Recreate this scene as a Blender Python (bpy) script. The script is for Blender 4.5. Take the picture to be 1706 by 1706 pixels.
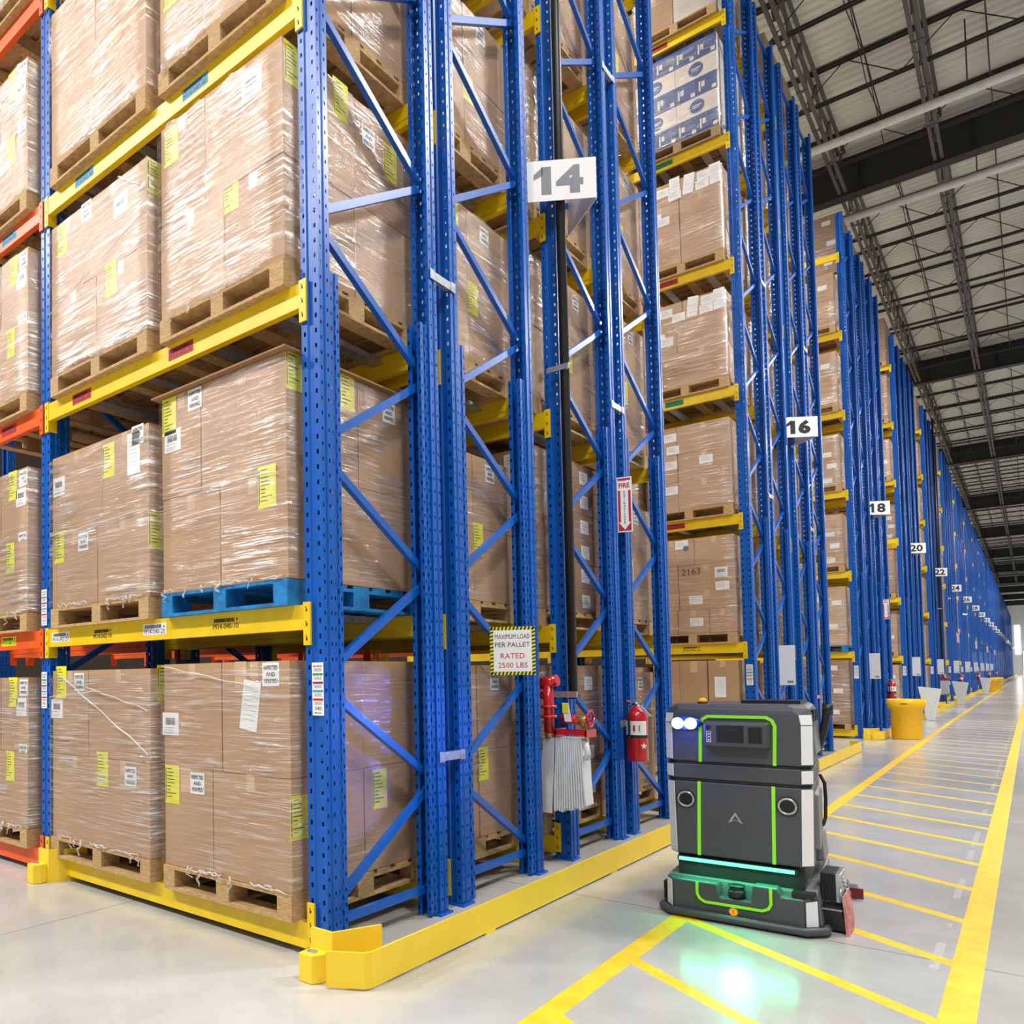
import bpy, bmesh, math, random
from mathutils import Vector, Matrix
for o in list(bpy.data.objects): bpy.data.objects.remove(o)
SC = bpy.context.scene
COL = SC.collection
R = math.radians
random.seed(7)

# ------------------------------------------------------------------ camera
cam_d = bpy.data.cameras.new('camera')
cam = bpy.data.objects.new('camera', cam_d); COL.objects.link(cam)
RX = Vector((0.72749228, 0.68599259, -0.01300572)); UX = Vector((0.03478599, -0.01794595, 0.99923365)); FX = Vector((-0.68523348, 0.72738718, 0.03691848))
cam.matrix_world = Matrix(((RX.x, UX.x, -FX.x, 2.5108), (RX.y, UX.y, -FX.y, -2.8991), (RX.z, UX.z, -FX.z, 1.3742), (0, 0, 0, 1)))
cam_d.sensor_width = 36; cam_d.lens = 36*1309.204/1706
cam_d.shift_x = (853-485.14)/1706; cam_d.shift_y = (1079.9-853)/1706
cam_d.clip_start = .05; cam_d.clip_end = 500
SC.camera = cam
# ------------------------------------------------------------------ world, light, exposure
SC.view_settings.view_transform = 'Standard'; SC.view_settings.look = 'None'
SC.view_settings.gamma = 1; SC.view_settings.use_curve_mapping = False
SC.view_settings.exposure = 0.16
try:
    SC.cycles.transparent_max_bounces = 24
except Exception: pass
w = bpy.data.worlds.new('ambient_fill'); SC.world = w; w.use_nodes = True  # even ambient fill added through the open sides, not real daylight
w.node_tree.nodes['Background'].inputs[0].default_value = (.95, .97, 1, 1)
w.node_tree.nodes['Background'].inputs[1].default_value = .37

def area(name, loc, sx, sy, power, rot=(0, 0, 0), color=(1, .975, .94)):
    d = bpy.data.lights.new(name, 'AREA'); d.shape = 'RECTANGLE'; d.size = sx; d.size_y = sy
    d.energy = power; d.color = color
    o = bpy.data.objects.new(name, d); COL.objects.link(o); o.location = loc; o.rotation_euler = rot
    return o
for x, y, p in ((-8.2, -7.0, 1050), (-4.6, -6.6, 520), (-12.5, -6.6, 700), (2.5, -6.8, 480)):
    area('high_bay_and_fill_lamp', (x, y, 10.8), 1.3, .5, p)
for k in range(14):
    yy = 6.63+8.18*k
    for x in ((-3.2, -8) if k < 5 else (-3.2,)):
        area('high_bay_and_fill_lamp', (x, yy, 11.6), 1.6, .4, 300)
for k in range(10):
    area('high_bay_and_fill_lamp', (5.8, (8.2 if k < 2 else 6)+10*(k-.0)-(0 if k else 0), 11.2), .6, 2.0, 900 if k < 2 else 600)
area('high_bay_and_fill_lamp', (5.0, -1.5, 11.2), .6, 2.0, 600)
area('high_bay_and_fill_lamp', (6, 185, 11.2), .6, 2.0, 2500)  # extra lamp added to brighten the far end wall
area('high_bay_and_fill_lamp', (6, 140, 11.2), .6, 2.0, 1200)

# ------------------------------------------------------------------ materials
def lin(c):
    return tuple((v/255/12.92 if v/255 <= .04045 else ((v/255+.055)/1.055)**2.4) for v in c)+(1,)
class N:
    """tiny node-tree writer"""
    def __init__(s, name):
        s.m = bpy.data.materials.new(name); s.m.use_nodes = True; s.t = s.m.node_tree
        s.b = s.t.nodes['Principled BSDF']; s.out = s.t.nodes['Material Output']
    def n(s, t, **k):
        x = s.t.nodes.new(t)
        for a, v in k.items(): setattr(x, a, v)
        return x
    def l(s, a, b): s.t.links.new(a, b)
    def math(s, op, a, b=None, c=None):
        x = s.n('ShaderNodeMath', operation=op)
        for i, v in enumerate((a, b, c)):
            if v is None: continue
            if isinstance(v, (int, float)): x.inputs[i].default_value = v
            else: s.l(v, x.inputs[i])
        return x.outputs[0]
    def obj(s):
        c = s.n('ShaderNodeTexCoord'); sp = s.n('ShaderNodeSeparateXYZ'); s.l(c.outputs['Object'], sp.inputs[0])
        return c.outputs['Object'], sp.outputs
    def noise(s, vec, scale, detail=4, rough=.6, map_scale=None, rot=(0, 0, 0), dist=0):
        if map_scale:
            mp = s.n('ShaderNodeMapping'); mp.inputs['Scale'].default_value = map_scale; mp.inputs['Rotation'].default_value = rot
            s.l(vec, mp.inputs[0]); vec = mp.outputs[0]
        x = s.n('ShaderNodeTexNoise'); x.inputs['Scale'].default_value = scale; x.inputs['Detail'].default_value = detail
        x.inputs['Roughness'].default_value = rough; x.inputs['Distortion'].default_value = dist
        s.l(vec, x.inputs['Vector']); return x.outputs['Fac']
    def ramp(s, f, stops):
        x = s.n('ShaderNodeValToRGB'); e = x.color_ramp.elements
        while len(e) < len(stops): e.new(.5)
        for i, (p, c) in enumerate(stops): e[i].position = p; e[i].color = c
        s.l(f, x.inputs[0]); return x.outputs[0]
    def mix(s, f, a, b):
        x = s.n('ShaderNodeMix', data_type='RGBA')
        if isinstance(f, (int, float)): x.inputs[0].default_value = f
        else: s.l(f, x.inputs[0])
        for i, v in ((6, a), (7, b)):
            if isinstance(v, tuple): x.inputs[i].default_value = v
            else: s.l(v, x.inputs[i])
        return x.outputs[2]
    def bump(s, h, strength, dist=.01):
        x = s.n('ShaderNodeBump'); x.inputs['Strength'].default_value = strength; x.inputs['Distance'].default_value = dist
        s.l(h, x.inputs['Height']); s.l(x.outputs[0], s.b.inputs['Normal']); return x.outputs[0]

def plain(name, rgb, rough=.5, metal=0, var=.06, scale=8, emit=None, coat=0):
    g = N(name); c = lin(rgb)
    v, _ = g.obj(); f = g.noise(v, scale, 3)
    d = tuple(max(0, x*(1-var*2)) for x in c[:3])+(1,); b = tuple(min(1, x*(1+var)) for x in c[:3])+(1,)
    g.l(g.ramp(f, [(.3, d), (.7, b)]), g.b.inputs['Base Color'])
    g.b.inputs['Roughness'].default_value = rough; g.b.inputs['Metallic'].default_value = metal
    g.b.inputs['Coat Weight'].default_value = coat
    if emit:
        g.b.inputs['Emission Color'].default_value = lin(rgb); g.b.inputs['Emission Strength'].default_value = emit
    return g.m

def perforated(name, rgb, alpha):
    g = N(name); vec, s = g.obj()
    geo = g.n('ShaderNodeNewGeometry')
    tc = g.n('ShaderNodeTexCoord'); sn = g.n('ShaderNodeSeparateXYZ'); g.l(tc.outputs['Normal'], sn.inputs[0])
    isw = g.math('GREATER_THAN', g.math('ABSOLUTE', sn.outputs[1]), .6)
    z = g.math('DIVIDE', s[2], .0762)
    fz = g.math('ABSOLUTE', g.math('SUBTRACT', g.math('FRACT', z), .5))
    hz = g.math('LESS_THAN', fz, .15)
    ax = g.math('ABSOLUTE', s[0])
    hw = g.math('LESS_THAN', g.math('ABSOLUTE', g.math('SUBTRACT', ax, .037)), .0065)
    z2 = g.math('FRACT', g.math('ADD', z, .5))
    hz2 = g.math('LESS_THAN', g.math('ABSOLUTE', g.math('SUBTRACT', z2, .5)), .12)
    hf = g.math('LESS_THAN', g.math('ABSOLUTE', g.math('SUBTRACT', g.math('ABSOLUTE', g.math('SUBTRACT', s[1], .0385)), .025)), .0045)
    web = g.math('MULTIPLY', g.math('MULTIPLY', hz, hw), isw)
    fl = g.math('MULTIPLY', g.math('MULTIPLY', hz2, hf), g.math('SUBTRACT', 1, isw))
    hole = g.math('MAXIMUM', web, fl)
    f = g.noise(vec, 14, 3)
    c = lin(rgb)
    col = g.ramp(f, [(.3, tuple(x*.85 for x in c[:3])+(1,)), (.7, c)])
    g.b.inputs['Roughness'].default_value = .36; g.b.inputs['Specular IOR Level'].default_value = .35
    g.b.inputs['Coat Weight'].default_value = .12; g.b.inputs['Coat Roughness'].default_value = .2
    if alpha:
        g.l(col, g.b.inputs['Base Color']); g.l(g.math('SUBTRACT', 1, hole), g.b.inputs['Alpha'])
    else:
        g.l(g.mix(hole, col, (.004, .008, .03, 1)), g.b.inputs['Base Color'])
    return g.m

M = {}
BLUE = (0, 90, 186)
M['post'] = perforated('blue_perforated_steel', BLUE, True)
M['post_far'] = perforated('blue_punched_steel', BLUE, False)
M['blue'] = plain('blue_paint', BLUE, .33, coat=.15)
M['yellow'] = plain('yellow_paint', (238, 200, 10), .4, var=.05, scale=5, coat=.15)
M['guard'] = plain('yellow_guard_paint', (250, 212, 48), .45, var=.04, scale=3)
M['orange'] = plain('orange_paint', (236, 92, 22), .4)
M['galv'] = plain('galvanised_steel', (185, 190, 195), .35, metal=.7, var=.15, scale=25)
M['dark'] = plain('black_recess', (14, 14, 15), .6)
M['black'] = plain('black_plastic', (28, 28, 30), .4)
M['white'] = plain('white_sign', (240, 240, 240), .5, var=.01)
M['label'] = plain('white_label_paper', (232, 233, 235), .6, var=.03)
M['ylabel'] = plain('yellow_label_paper', (226, 222, 30), .6, var=.03)
M['ink'] = plain('black_ink', (35, 35, 40), .6)
M['greyink'] = plain('grey_ink', (138, 138, 146), .6)
M['redink'] = plain('red_ink', (190, 20, 45), .6)
M['red'] = plain('red_enamel', (200, 16, 28), .25, coat=.5)
M['brass'] = plain('brass', (196, 150, 90), .35, metal=.6)
M['green'] = plain('green_ink', (20, 150, 90), .6)
M['cyan'] = plain('cyan_ink', (70, 150, 190), .6)
M['purple'] = plain('purple_ink', (140, 30, 110), .6)
M['hose'] = plain('white_canvas', (226, 230, 230), .8, var=.05, scale=30)
M['tubyellow'] = plain('yellow_polyethylene', (252, 196, 20), .35, var=.02)
M['bluepallet'] = plain('blue_pallet_paint', (12, 124, 190), .6, var=.25, scale=12)
M['litho'] = plain('white_carton_print', (214, 205, 196), .6)
M['lithoblue'] = plain('blue_carton_print', (44, 76, 140), .55, var=.15, scale=18)

def cardboard(name, rgb):
    g = N(name); vec, s = g.obj()
    f1 = g.noise(vec, 3, 3); f2 = g.noise(vec, 1, 2, map_scale=(160, 160, 3))
    c = lin(rgb)
    a = g.ramp(f1, [(.25, tuple(x*.86 for x in c[:3])+(1,)), (.75, tuple(min(1, x*1.06) for x in c[:3])+(1,))])
    b = g.mix(g.math('MULTIPLY', f2, .22), a, tuple(x*.6 for x in c[:3])+(1,))
    g.l(b, g.b.inputs['Base Color']); g.b.inputs['Roughness'].default_value = .75
    g.bump(f2, .15, .002)
    return g.m
M['card'] = cardboard('cardboard', (184, 146, 108))
M['card2'] = cardboard('cardboard_dark', (160, 120, 84))
M['card3'] = cardboard('cardboard_tan', (196, 160, 124))
M['tape'] = plain('packing_tape', (204, 172, 138), .25)
def woodm(name, rgb):
    g = N(name); vec, s = g.obj(); c = lin(rgb)
    f = g.noise(vec, 6, 5, map_scale=(4, 4, 14), dist=.6); f2 = g.noise(vec, 2.5, 2)
    a = g.ramp(f, [(.3, tuple(x*.55 for x in c[:3])+(1,)), (.65, c)])
    g.l(g.mix(g.math('MULTIPLY', f2, .35), a, tuple(x*.45 for x in c[:3])+(1,)), g.b.inputs['Base Color'])
    g.b.inputs['Roughness'].default_value = .8; g.bump(f, .3, .003); return g.m
M['wood'] = woodm('pallet_wood', (208, 170, 118)); M['wood2'] = woodm('pallet_wood_worn', (176, 144, 104))

def film(name, dens, tilt=.12):
    g = N(name); t = g.t; vec, s = g.obj()
    tcg = g.n('ShaderNodeNewGeometry')
    # object position jitter so that no two wraps share folds
    oi = g.n('ShaderNodeObjectInfo'); cmb = g.n('ShaderNodeCombineXYZ')
    rr = g.math('MULTIPLY', oi.outputs['Random'], 37.0)
    for i in range(3): g.l(rr, cmb.inputs[i])
    add = g.n('ShaderNodeVectorMath', operation='ADD'); g.l(vec, add.inputs[0]); g.l(cmb.outputs[0], add.inputs[1]); vec = add.outputs[0]
    st = g.noise(vec, 1, 5, .65, map_scale=(2.2, 2.2, 46), rot=(tilt, tilt, 0), dist=.5)
    st2 = g.noise(vec, 1, 3, .6, map_scale=(4, 4, 210), rot=(-tilt*.7, -tilt*.8, 0))
    br = g.noise(vec, 2.1, 3, .55)
    hgt = g.math('ADD', st, g.math('MULTIPLY', st2, .7))
    bp = g.n('ShaderNodeBump'); bp.inputs['Strength'].default_value = .8; bp.inputs['Distance'].default_value = .005; g.l(hgt, bp.inputs['Height'])
    gl = g.n('ShaderNodeBsdfGlossy'); gl.inputs['Roughness'].default_value = .15; gl.inputs['Color'].default_value = (1, 1, 1, 1); g.l(bp.outputs[0], gl.inputs['Normal'])
    df = g.n('ShaderNodeBsdfDiffuse'); df.inputs['Color'].default_value = (.93, .92, .93, 1); g.l(bp.outputs[0], df.inputs['Normal'])  # white diffuse in the folds: film haze plus painted glint streaks
    tr = g.n('ShaderNodeBsdfTransparent'); tr.inputs['Color'].default_value = (.965, .955, .95, 1)
    m1 = g.n('ShaderNodeMixShader'); m1.inputs[0].default_value = .25; g.l(gl.outputs[0], m1.inputs[1]); g.l(df.outputs[0], m1.inputs[2])
    fold_glint = g.ramp(st, [(.53, (0, 0, 0, 1)), (.66, (1, 1, 1, 1))]); fine = g.ramp(st2, [(.54, (0, 0, 0, 1)), (.66, (1, 1, 1, 1))])
    broad = g.ramp(br, [(.44, (0, 0, 0, 1)), (.60, (1, 1, 1, 1))])
    a = g.math('ADD', g.math('MULTIPLY', fold_glint, .5), g.math('MULTIPLY', fine, .55))
    a = g.math('MULTIPLY', a, g.math('ADD', g.math('MULTIPLY', broad, .9), .30))
    fac = g.math('ADD', g.math('MULTIPLY', a, dens), .075*dens)
    m2 = g.n('ShaderNodeMixShader'); g.l(fac, m2.inputs[0]); g.l(tr.outputs[0], m2.inputs[1]); g.l(m1.outputs[0], m2.inputs[2])
    g.l(m2.outputs[0], g.out.inputs['Surface']); return g.m
M['film'] = film('stretch_film', 1.0); M['film2'] = film('stretch_film_heavy', 1.5, .3)
M['rope'] = plain('twisted_film', (235, 232, 232), .25, coat=.4)
M['rope'].node_tree.nodes['Principled BSDF'].inputs['Alpha'].default_value = .45

# ------------------------------------------------------------------ mesh writer
_txt = {}
def text_geo(s, bold=True):
    key = (s, bold)
    if key not in _txt:
        cu = bpy.data.curves.new('t', 'FONT'); cu.body = s; cu.size = 1; cu.resolution_u = 2; cu.offset = .055 if bold == 'X' else .03 if bold else 0
        cu.align_x = 'CENTER'; cu.align_y = 'CENTER'
        o = bpy.data.objects.new('t', cu); COL.objects.link(o)
        dg = bpy.context.evaluated_depsgraph_get()
        me = bpy.data.meshes.new_from_object(o.evaluated_get(dg))
        vs = [v.co.copy() for v in me.vertices]; fs = [tuple(p.vertices) for p in me.polygons]
        w_ = (max(v.x for v in vs)-min(v.x for v in vs)) if vs else 1; h_ = (max(v.y for v in vs)-min(v.y for v in vs)) if vs else 1
        cx = sum((max(v.x for v in vs), min(v.x for v in vs)))/2; cy = sum((max(v.y for v in vs), min(v.y for v in vs)))/2
        vs = [Vector(((v.x-cx), (v.y-cy), 0)) for v in vs]
        bpy.data.objects.remove(o); bpy.data.meshes.remove(me); bpy.data.curves.remove(cu)
        _txt[key] = (vs, fs, w_, h_)
    return _txt[key]
_cache = {}
class MB:
    def __init__(s): s.v = []; s.f = []; s.mi = []; s.mats = []; s.sm = []
    def m(s, mat):
        if mat not in s.mats: s.mats.append(mat)
        return s.mats.index(mat)
    def add(s, vs, fs, mat, smooth=False):
        b = len(s.v); k = s.m(mat); s.v += [tuple(v) for v in vs]
        for f in fs: s.f.append(tuple(i+b for i in f)); s.mi.append(k); s.sm.append(smooth)
        return s
    def box(s, x0, x1, y0, y1, z0, z1, mat):
        v = [(x, y, z) for z in (z0, z1) for y in (y0, y1) for x in (x0, x1)]
        return s.add(v, [(0, 2, 3, 1), (4, 5, 7, 6), (0, 1, 5, 4), (2, 6, 7, 3), (0, 4, 6, 2), (1, 3, 7, 5)], mat)
    def loft(s, secs, mat, cap=True, smooth=False):
        n = len(secs[0]); vs = [p for q in secs for p in q]; fs = []
        for k in range(len(secs)-1):
            for i in range(n): j = (i+1) % n; fs.append((k*n+i, k*n+j, (k+1)*n+j, (k+1)*n+i))
        s.add(vs, fs, mat, smooth)
        if cap:
            b = len(s.v)-len(vs); k = s.m(mat)
            s.f.append(tuple(b+i for i in reversed(range(n)))); s.mi.append(k); s.sm.append(False)
            s.f.append(tuple(b+(len(secs)-1)*n+i for i in range(n))); s.mi.append(k); s.sm.append(False)
        return s
    def prism(s, poly, z0, z1, mat, T=None):
        a = [Vector((x, y, z0)) for x, y in poly]; b = [Vector((x, y, z1)) for x, y in poly]
        if T: a = [T(p) for p in a]; b = [T(p) for p in b]
        return s.loft([a, b], mat)
    def cyl(s, p0, p1, r0, mat, r1=None, n=20, cap=True):
        p0 = Vector(p0); p1 = Vector(p1); r1 = r0 if r1 is None else r1
        d = (p1-p0).normalized(); u = d.orthogonal().normalized(); w_ = d.cross(u)
        c = lambda p, r: [p+(u*math.cos(t)+w_*math.sin(t))*r for t in [2*math.pi*i/n for i in range(n)]]
        return s.loft([c(p0, r0), c(p1, r1)], mat, cap, True)
    def lathe(s, prof, mat, n=32, c=(0, 0)):
        secs = [[(c[0]+r*math.cos(2*math.pi*i/n), c[1]+r*math.sin(2*math.pi*i/n), z) for i in range(n)] for r, z in prof]
        return s.loft(secs, mat, True, True)
    def tube(s, pts, r, mat, n=8, rr=None):
        pts = [Vector(p) for p in pts]; secs = []; u = None
        for i, p in enumerate(pts):
            d = (pts[min(i+1, len(pts)-1)]-pts[max(i-1, 0)]).normalized()
            if u is None: u = d.orthogonal().normalized()
            u = (u-d*u.dot(d)).normalized(); w_ = d.cross(u); q = rr[i] if rr else r
            secs.append([p+(u*math.cos(t)+w_*math.sin(t))*q for t in [2*math.pi*k/n for k in range(n)]])
        return s.loft(secs, mat, True, True)
    def bar(s, p0, p1, a, b, mat, up=(1, 0, 0)):
        """rectangular bar: a = size along up, b = the other way"""
        p0 = Vector(p0); p1 = Vector(p1); d = (p1-p0).normalized(); u = Vector(up); u = (u-d*u.dot(d)).normalized(); w_ = d.cross(u)
        q = lambda p: [p+u*x*a/2+w_*y*b/2 for x, y in ((-1, -1), (1, -1), (1, 1), (-1, 1))]
        return s.loft([q(p0), q(p1)], mat)
    def text(s, t, org, right, up, h, mat, w=None, bold=True, wide=1):
        """t centred on org, cap height h (width limited to w)"""
        vs, fs, tw, th = text_geo(t, bold); k = h/th; kx = k*wide
        if w and tw*k > w: kx = w/tw
        o = Vector(org); r_ = Vector(right); u_ = Vector(up)
        return s.add([o+r_*v.x*kx+u_*v.y*k for v in vs], fs, mat)
    def mesh(s, name):
        me = bpy.data.meshes.new(name); me.from_pydata(s.v, [], s.f); me.update()
        for m_ in s.mats: me.materials.append(M[m_] if isinstance(m_, str) else m_)
        me.polygons.foreach_set('material_index', s.mi); me.polygons.foreach_set('use_smooth', s.sm)
        bm = bmesh.new(); bm.from_mesh(me); bmesh.ops.recalc_face_normals(bm, faces=bm.faces); bm.to_mesh(me); bm.free()
        return me
    def build(s, name, parent=None, loc=(0, 0, 0), rz=0, bevel=0):
        return put(name, s.mesh(name), parent, loc, rz, bevel)
def put(name, me, parent=None, loc=(0, 0, 0), rz=0, bevel=0):
    o = bpy.data.objects.new(name, me); COL.objects.link(o); o.location = loc; o.rotation_euler = (0, 0, rz)
    if parent: o.parent = parent
    if bevel:
        b = o.modifiers.new('bevel', 'BEVEL'); b.width = bevel; b.segments = 2; b.limit_method = 'ANGLE'; b.angle_limit = R(35)
    return o
def cached(key, fn):
    if key not in _cache: _cache[key] = fn()
    return _cache[key]
def tag(o, label, cat, group=None, kind=None):
    o['label'] = label; o['category'] = cat
    if group: o['group'] = group
    if kind: o['kind'] = kind
    return o
def thing(name, label, cat, loc=(0, 0, 0), rz=0, group=None):
    o = bpy.data.objects.new(name, None); COL.objects.link(o); o.location = loc; o.rotation_euler = (0, 0, rz); o.empty_display_size = .1
    return tag(o, label, cat, group)
def struct(mb, name, **k):
    o = mb.build(name, **k); o['kind'] = 'structure'; return o
def copy_tree(o, parent=None, label=None, loc=None):
    c = o.copy(); COL.objects.link(c)
    if parent: c.parent = parent
    if label: c['label'] = label
    if loc is not None: c.location = loc
    for ch in list(o.children): copy_tree(ch, c)
    return c

# ------------------------------------------------------------------ floor, walls, roof
def floor_mat():
    g = N('polished_concrete'); vec, s = g.obj(); x, y = s[0], s[1]
    f = g.noise(vec, .8, 6, .65); f2 = g.noise(vec, 9, 5, .7); f3 = g.noise(vec, .25, 3)
    col = g.ramp(f, [(.3, lin((166, 165, 160))), (.55, lin((188, 187, 183))), (.75, lin((200, 199, 195)))])
    col = g.mix(g.math('MULTIPLY', f2, .22), col, lin((150, 149, 145)))
    # joints
    def line(expr, w_): return g.math('LESS_THAN', g.math('ABSOLUTE', expr), w_)
    wob = g.math('MULTIPLY', g.math('SUBTRACT', f2, .5), .012)
    jy = g.math('ADD', g.math('SUBTRACT', g.math('MODULO', g.math('ADD', y, 50-1.91), 4.6), 0), wob)
    j1 = g.math('LESS_THAN', g.math('ABSOLUTE', g.math('SUBTRACT', g.math('MODULO', g.math('ADD', g.math('ADD', y, wob), 46-1.91+2.3), 4.6), 2.3)), .006)
    j2 = g.math('LESS_THAN', g.math('ABSOLUTE', g.math('SUBTRACT', g.math('MODULO', g.math('ADD', g.math('ADD', x, wob), 46+1.6+2.3), 4.6), 2.3)), .005)
    crk = g.noise(vec, .55, 3, .5, dist=1.2)
    cr = g.math('LESS_THAN', g.math('ABSOLUTE', g.math('SUBTRACT', crk, .5)), .0007)
    jj = g.math('MAXIMUM', g.math('MAXIMUM', j1, j2), g.math('MULTIPLY', cr, .2))
    col = g.mix(g.math('MULTIPLY', jj, .6), col, lin((96, 95, 92)))
    # painted lines
    def band(a, b): return g.math('MULTIPLY', g.math('GREATER_THAN', x, a), g.math('LESS_THAN', x, b))
    cx = g.math('SUBTRACT', 1.035, g.math('MULTIPLY', g.math('MINIMUM', y, 25), .0042))
    left = line(g.math('SUBTRACT', x, cx), .05)
    right = band(2.19, 2.305)
    t = g.math('SUBTRACT', g.math('ADD', y, g.math('MULTIPLY', g.math('SUBTRACT', x, 2.19), .68)), 1.09-.07)
    tm = g.math('MODULO', g.math('ADD', t, 84), .84)
    strp = g.math('MULTIPLY', g.math('LESS_THAN', tm, .095), g.math('MULTIPLY', g.math('GREATER_THAN', x, cx), g.math('LESS_THAN', x, 2.2)))
    paint = g.math('MAXIMUM', g.math('MAXIMUM', left, right), strp)
    wear = g.math('GREATER_THAN', g.noise(vec, 26, 5, .75), .27)
    paint = g.math('MULTIPLY', paint, wear)
    yc = g.ramp(f2, [(.3, lin((226, 182, 30))), (.6, lin((248, 206, 44)))])
    tapem = g.math('MULTIPLY', band(2.115, 2.15), g.math('GREATER_THAN', g.noise(vec, 1.3, 3), .5))
    col = g.mix(g.math('MULTIPLY', tapem, .7), col, lin((208, 208, 200)))
    col = g.mix(paint, col, yc)
    g.l(col, g.b.inputs['Base Color'])
    rf = g.ramp(f2, [(.2, (.14, .14, .14, 1)), (.8, (.24, .24, .24, 1))])
    g.l(g.math('ADD', rf, g.math('MULTIPLY', paint, .22)), g.b.inputs['Roughness'])
    g.bump(f2, .035, .01)
    g.b.inputs['Specular IOR Level'].default_value = .6
    return g.m
M['floor'] = floor_mat()
struct(MB().box(-40, 14, -14, 206, -.2, 0, 'floor'), 'floor')
M['deck'] = plain('roof_deck', (232, 229, 216), .6, var=.05, scale=.7)
M['steel'] = plain('dark_roof_steel', (52, 50, 47), .6)
M['joist'] = plain('grey_joist_steel', (92, 89, 84), .55)
M['pipe'] = plain('white_pipe', (226, 220, 212), .4)
M['wall'] = plain('white_wall_panel', (238, 240, 240), .7, scale=.5)
M['wall_shade'] = plain('shade_toned_wall_panel', (58, 46, 38), .8)  # dark brown puts the shade behind the racks into the wall colour
GZ = 12.6; DZ = 13.75
d = MB(); vs = []; fs = []; y = -16.0; prof = []
while y < 206:
    prof += [(y, 0), (y+.07, 0), (y+.10, .05), (y+.20, .05), (y+.23, 0)]
    y += .23
for yy, dz in prof: vs += [(-30, yy, DZ+dz), (14, yy, DZ+dz)]
fs = [(2*i, 2*i+1, 2*i+3, 2*i+2) for i in range(len(prof)-1)]
d.add(vs, fs, 'deck'); struct(d, 'ceiling')
struct(MB().box(-19.2, -19, -14, 204, 0, 14, 'wall_shade'), 'wall_left')
wb = MB().box(-40, 14, 204, 204.3, 0, 14, 'wall'); struct(wb, 'wall_back')
dm = N('daylight_panel'); dm.b.inputs['Emission Color'].default_value = (.95, .98, 1, 1); dm.b.inputs['Emission Strength'].default_value = 4; dm.b.inputs['Base Color'].default_value = (1, 1, 1, 1)
M['day'] = dm.m
wn = MB().box(.25, 1.0, 203.9, 204, 4.0, 9.6, 'day'); o = struct(wn, 'window_1')
fr = MB()
for a in ((.2, .25, 3.95, 9.65), (1.0, 1.05, 3.95, 9.65), (.2, 1.05, 3.93, 4.0), (.2, 1.05, 9.6, 9.66), (.2, 1.05, 6.77, 6.83)): fr.box(a[0], a[1], 203.85, 203.95, a[2], a[3], 'white')
o2 = fr.build('window_frame', o)
dr = MB().box(1.3, 6.5, 203.9, 204, 0.02, 4.6, 'day'); o = struct(dr, 'door_1')
fr = MB().box(1.2, 1.3, 203.8, 203.95, 0, 4.7, 'steel').box(6.5, 6.6, 203.8, 203.95, 0, 4.7, 'steel').box(1.2, 6.6, 203.8, 203.95, 4.6, 4.72, 'steel'); fr.build('door_frame', o)
ORD = ['first', 'second', 'third', 'fourth', 'fifth', 'sixth', 'seventh', 'eighth', 'ninth', 'tenth', 'eleventh', 'twelfth', 'thirteenth', 'fourteenth']
def girder_mesh():
    b = MB(); b.box(-24, 14, -.15, .15, GZ, GZ+.03, 'steel').box(-24, 14, -.15, .15, GZ+.87, GZ+.9, 'steel').box(-24, 14, -.012, .012, GZ+.03, GZ+.87, 'steel')
    for i in range(19): b.box(-24+2*i, -23.985+2*i, -.14, .14, GZ+.03, GZ+.87, 'steel')
    return b.mesh('roof_girder')
def joist_mesh():
    b = MB(); z0, z1 = DZ-.75, DZ-.03
    for z, a in ((z0, .05), (z1, .07)):
        for sgn in (-1, 1): b.box(-24, 14, sgn*.035-.016, sgn*.035+.016, z-a/2, z+a/2, 'steel')
    n = 22; s_ = 38/n
    for i in range(n):
        x0 = -24+i*s_; b.bar((x0, 0, z1), (x0+s_/2, 0, z0), .016, .016, 'steel', (0, 1, 0)); b.bar((x0+s_/2, 0, z0), (x0+s_, 0, z1), .016, .016, 'steel', (0, 1, 0))
    return b.mesh('roof_joist')
gm = girder_mesh(); jm = joist_mesh(); GY = [19.6+16.95*k for k in range(-1, 11)]
for k, gy in enumerate(GY):
    o = put('roof_girder', gm, loc=(0, gy, 0)); tag(o, 'deep black steel roof girder across the aisle, %s from the camera' % ORD[k], 'roof girder', 'black girders under the roof deck')
    if k < 9:
        for j, dy in enumerate((.75, 3.3, 5.85, 8.4, 10.95, 13.5, 16.1)):
            o = put('roof_joist', jm, loc=(0, gy+dy, 0)); tag(o, 'thin dark open-web joist, %s beyond the %s black roof girder' % (ORD[j], ORD[k]), 'roof joist', 'open-web joists under the roof deck')
def truss(x, L0, L1):
    b = MB(); z0, z1 = GZ+.1, DZ-.12
    for z in (z0, z1):
        for sgn in (-1, 1): b.box(x+sgn*.06-.03, x+sgn*.06+.03, L0, L1, z-.03, z+.03, 'joist')
    n = int((L1-L0)/1.4); s_ = (L1-L0)/n
    for i in range(n):
        y0 = L0+i*s_; b.bar((x, y0, z1), (x, y0+s_/2, z0), .04, .04, 'joist'); b.bar((x, y0+s_/2, z0), (x, y0+s_, z1), .04, .04, 'joist')
        b.box(x-.09, x+.09, y0-.03, y0+.03, z0-.05, z0-.03, 'joist')
    return b
for nm, x in (('beside the rack tops', -.37), ('above the middle of the aisle', 1.39), ('above the right side of the aisle', 3.15)):
    for k in range(0, 8):
        o = truss(x, GY[k]+.16, GY[k+1]-.16).build('roof_truss'); tag(o, 'grey lengthwise steel truss %s, beyond the %s girder' % (nm, ORD[k]), 'roof truss', 'lengthwise roof trusses')
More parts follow.
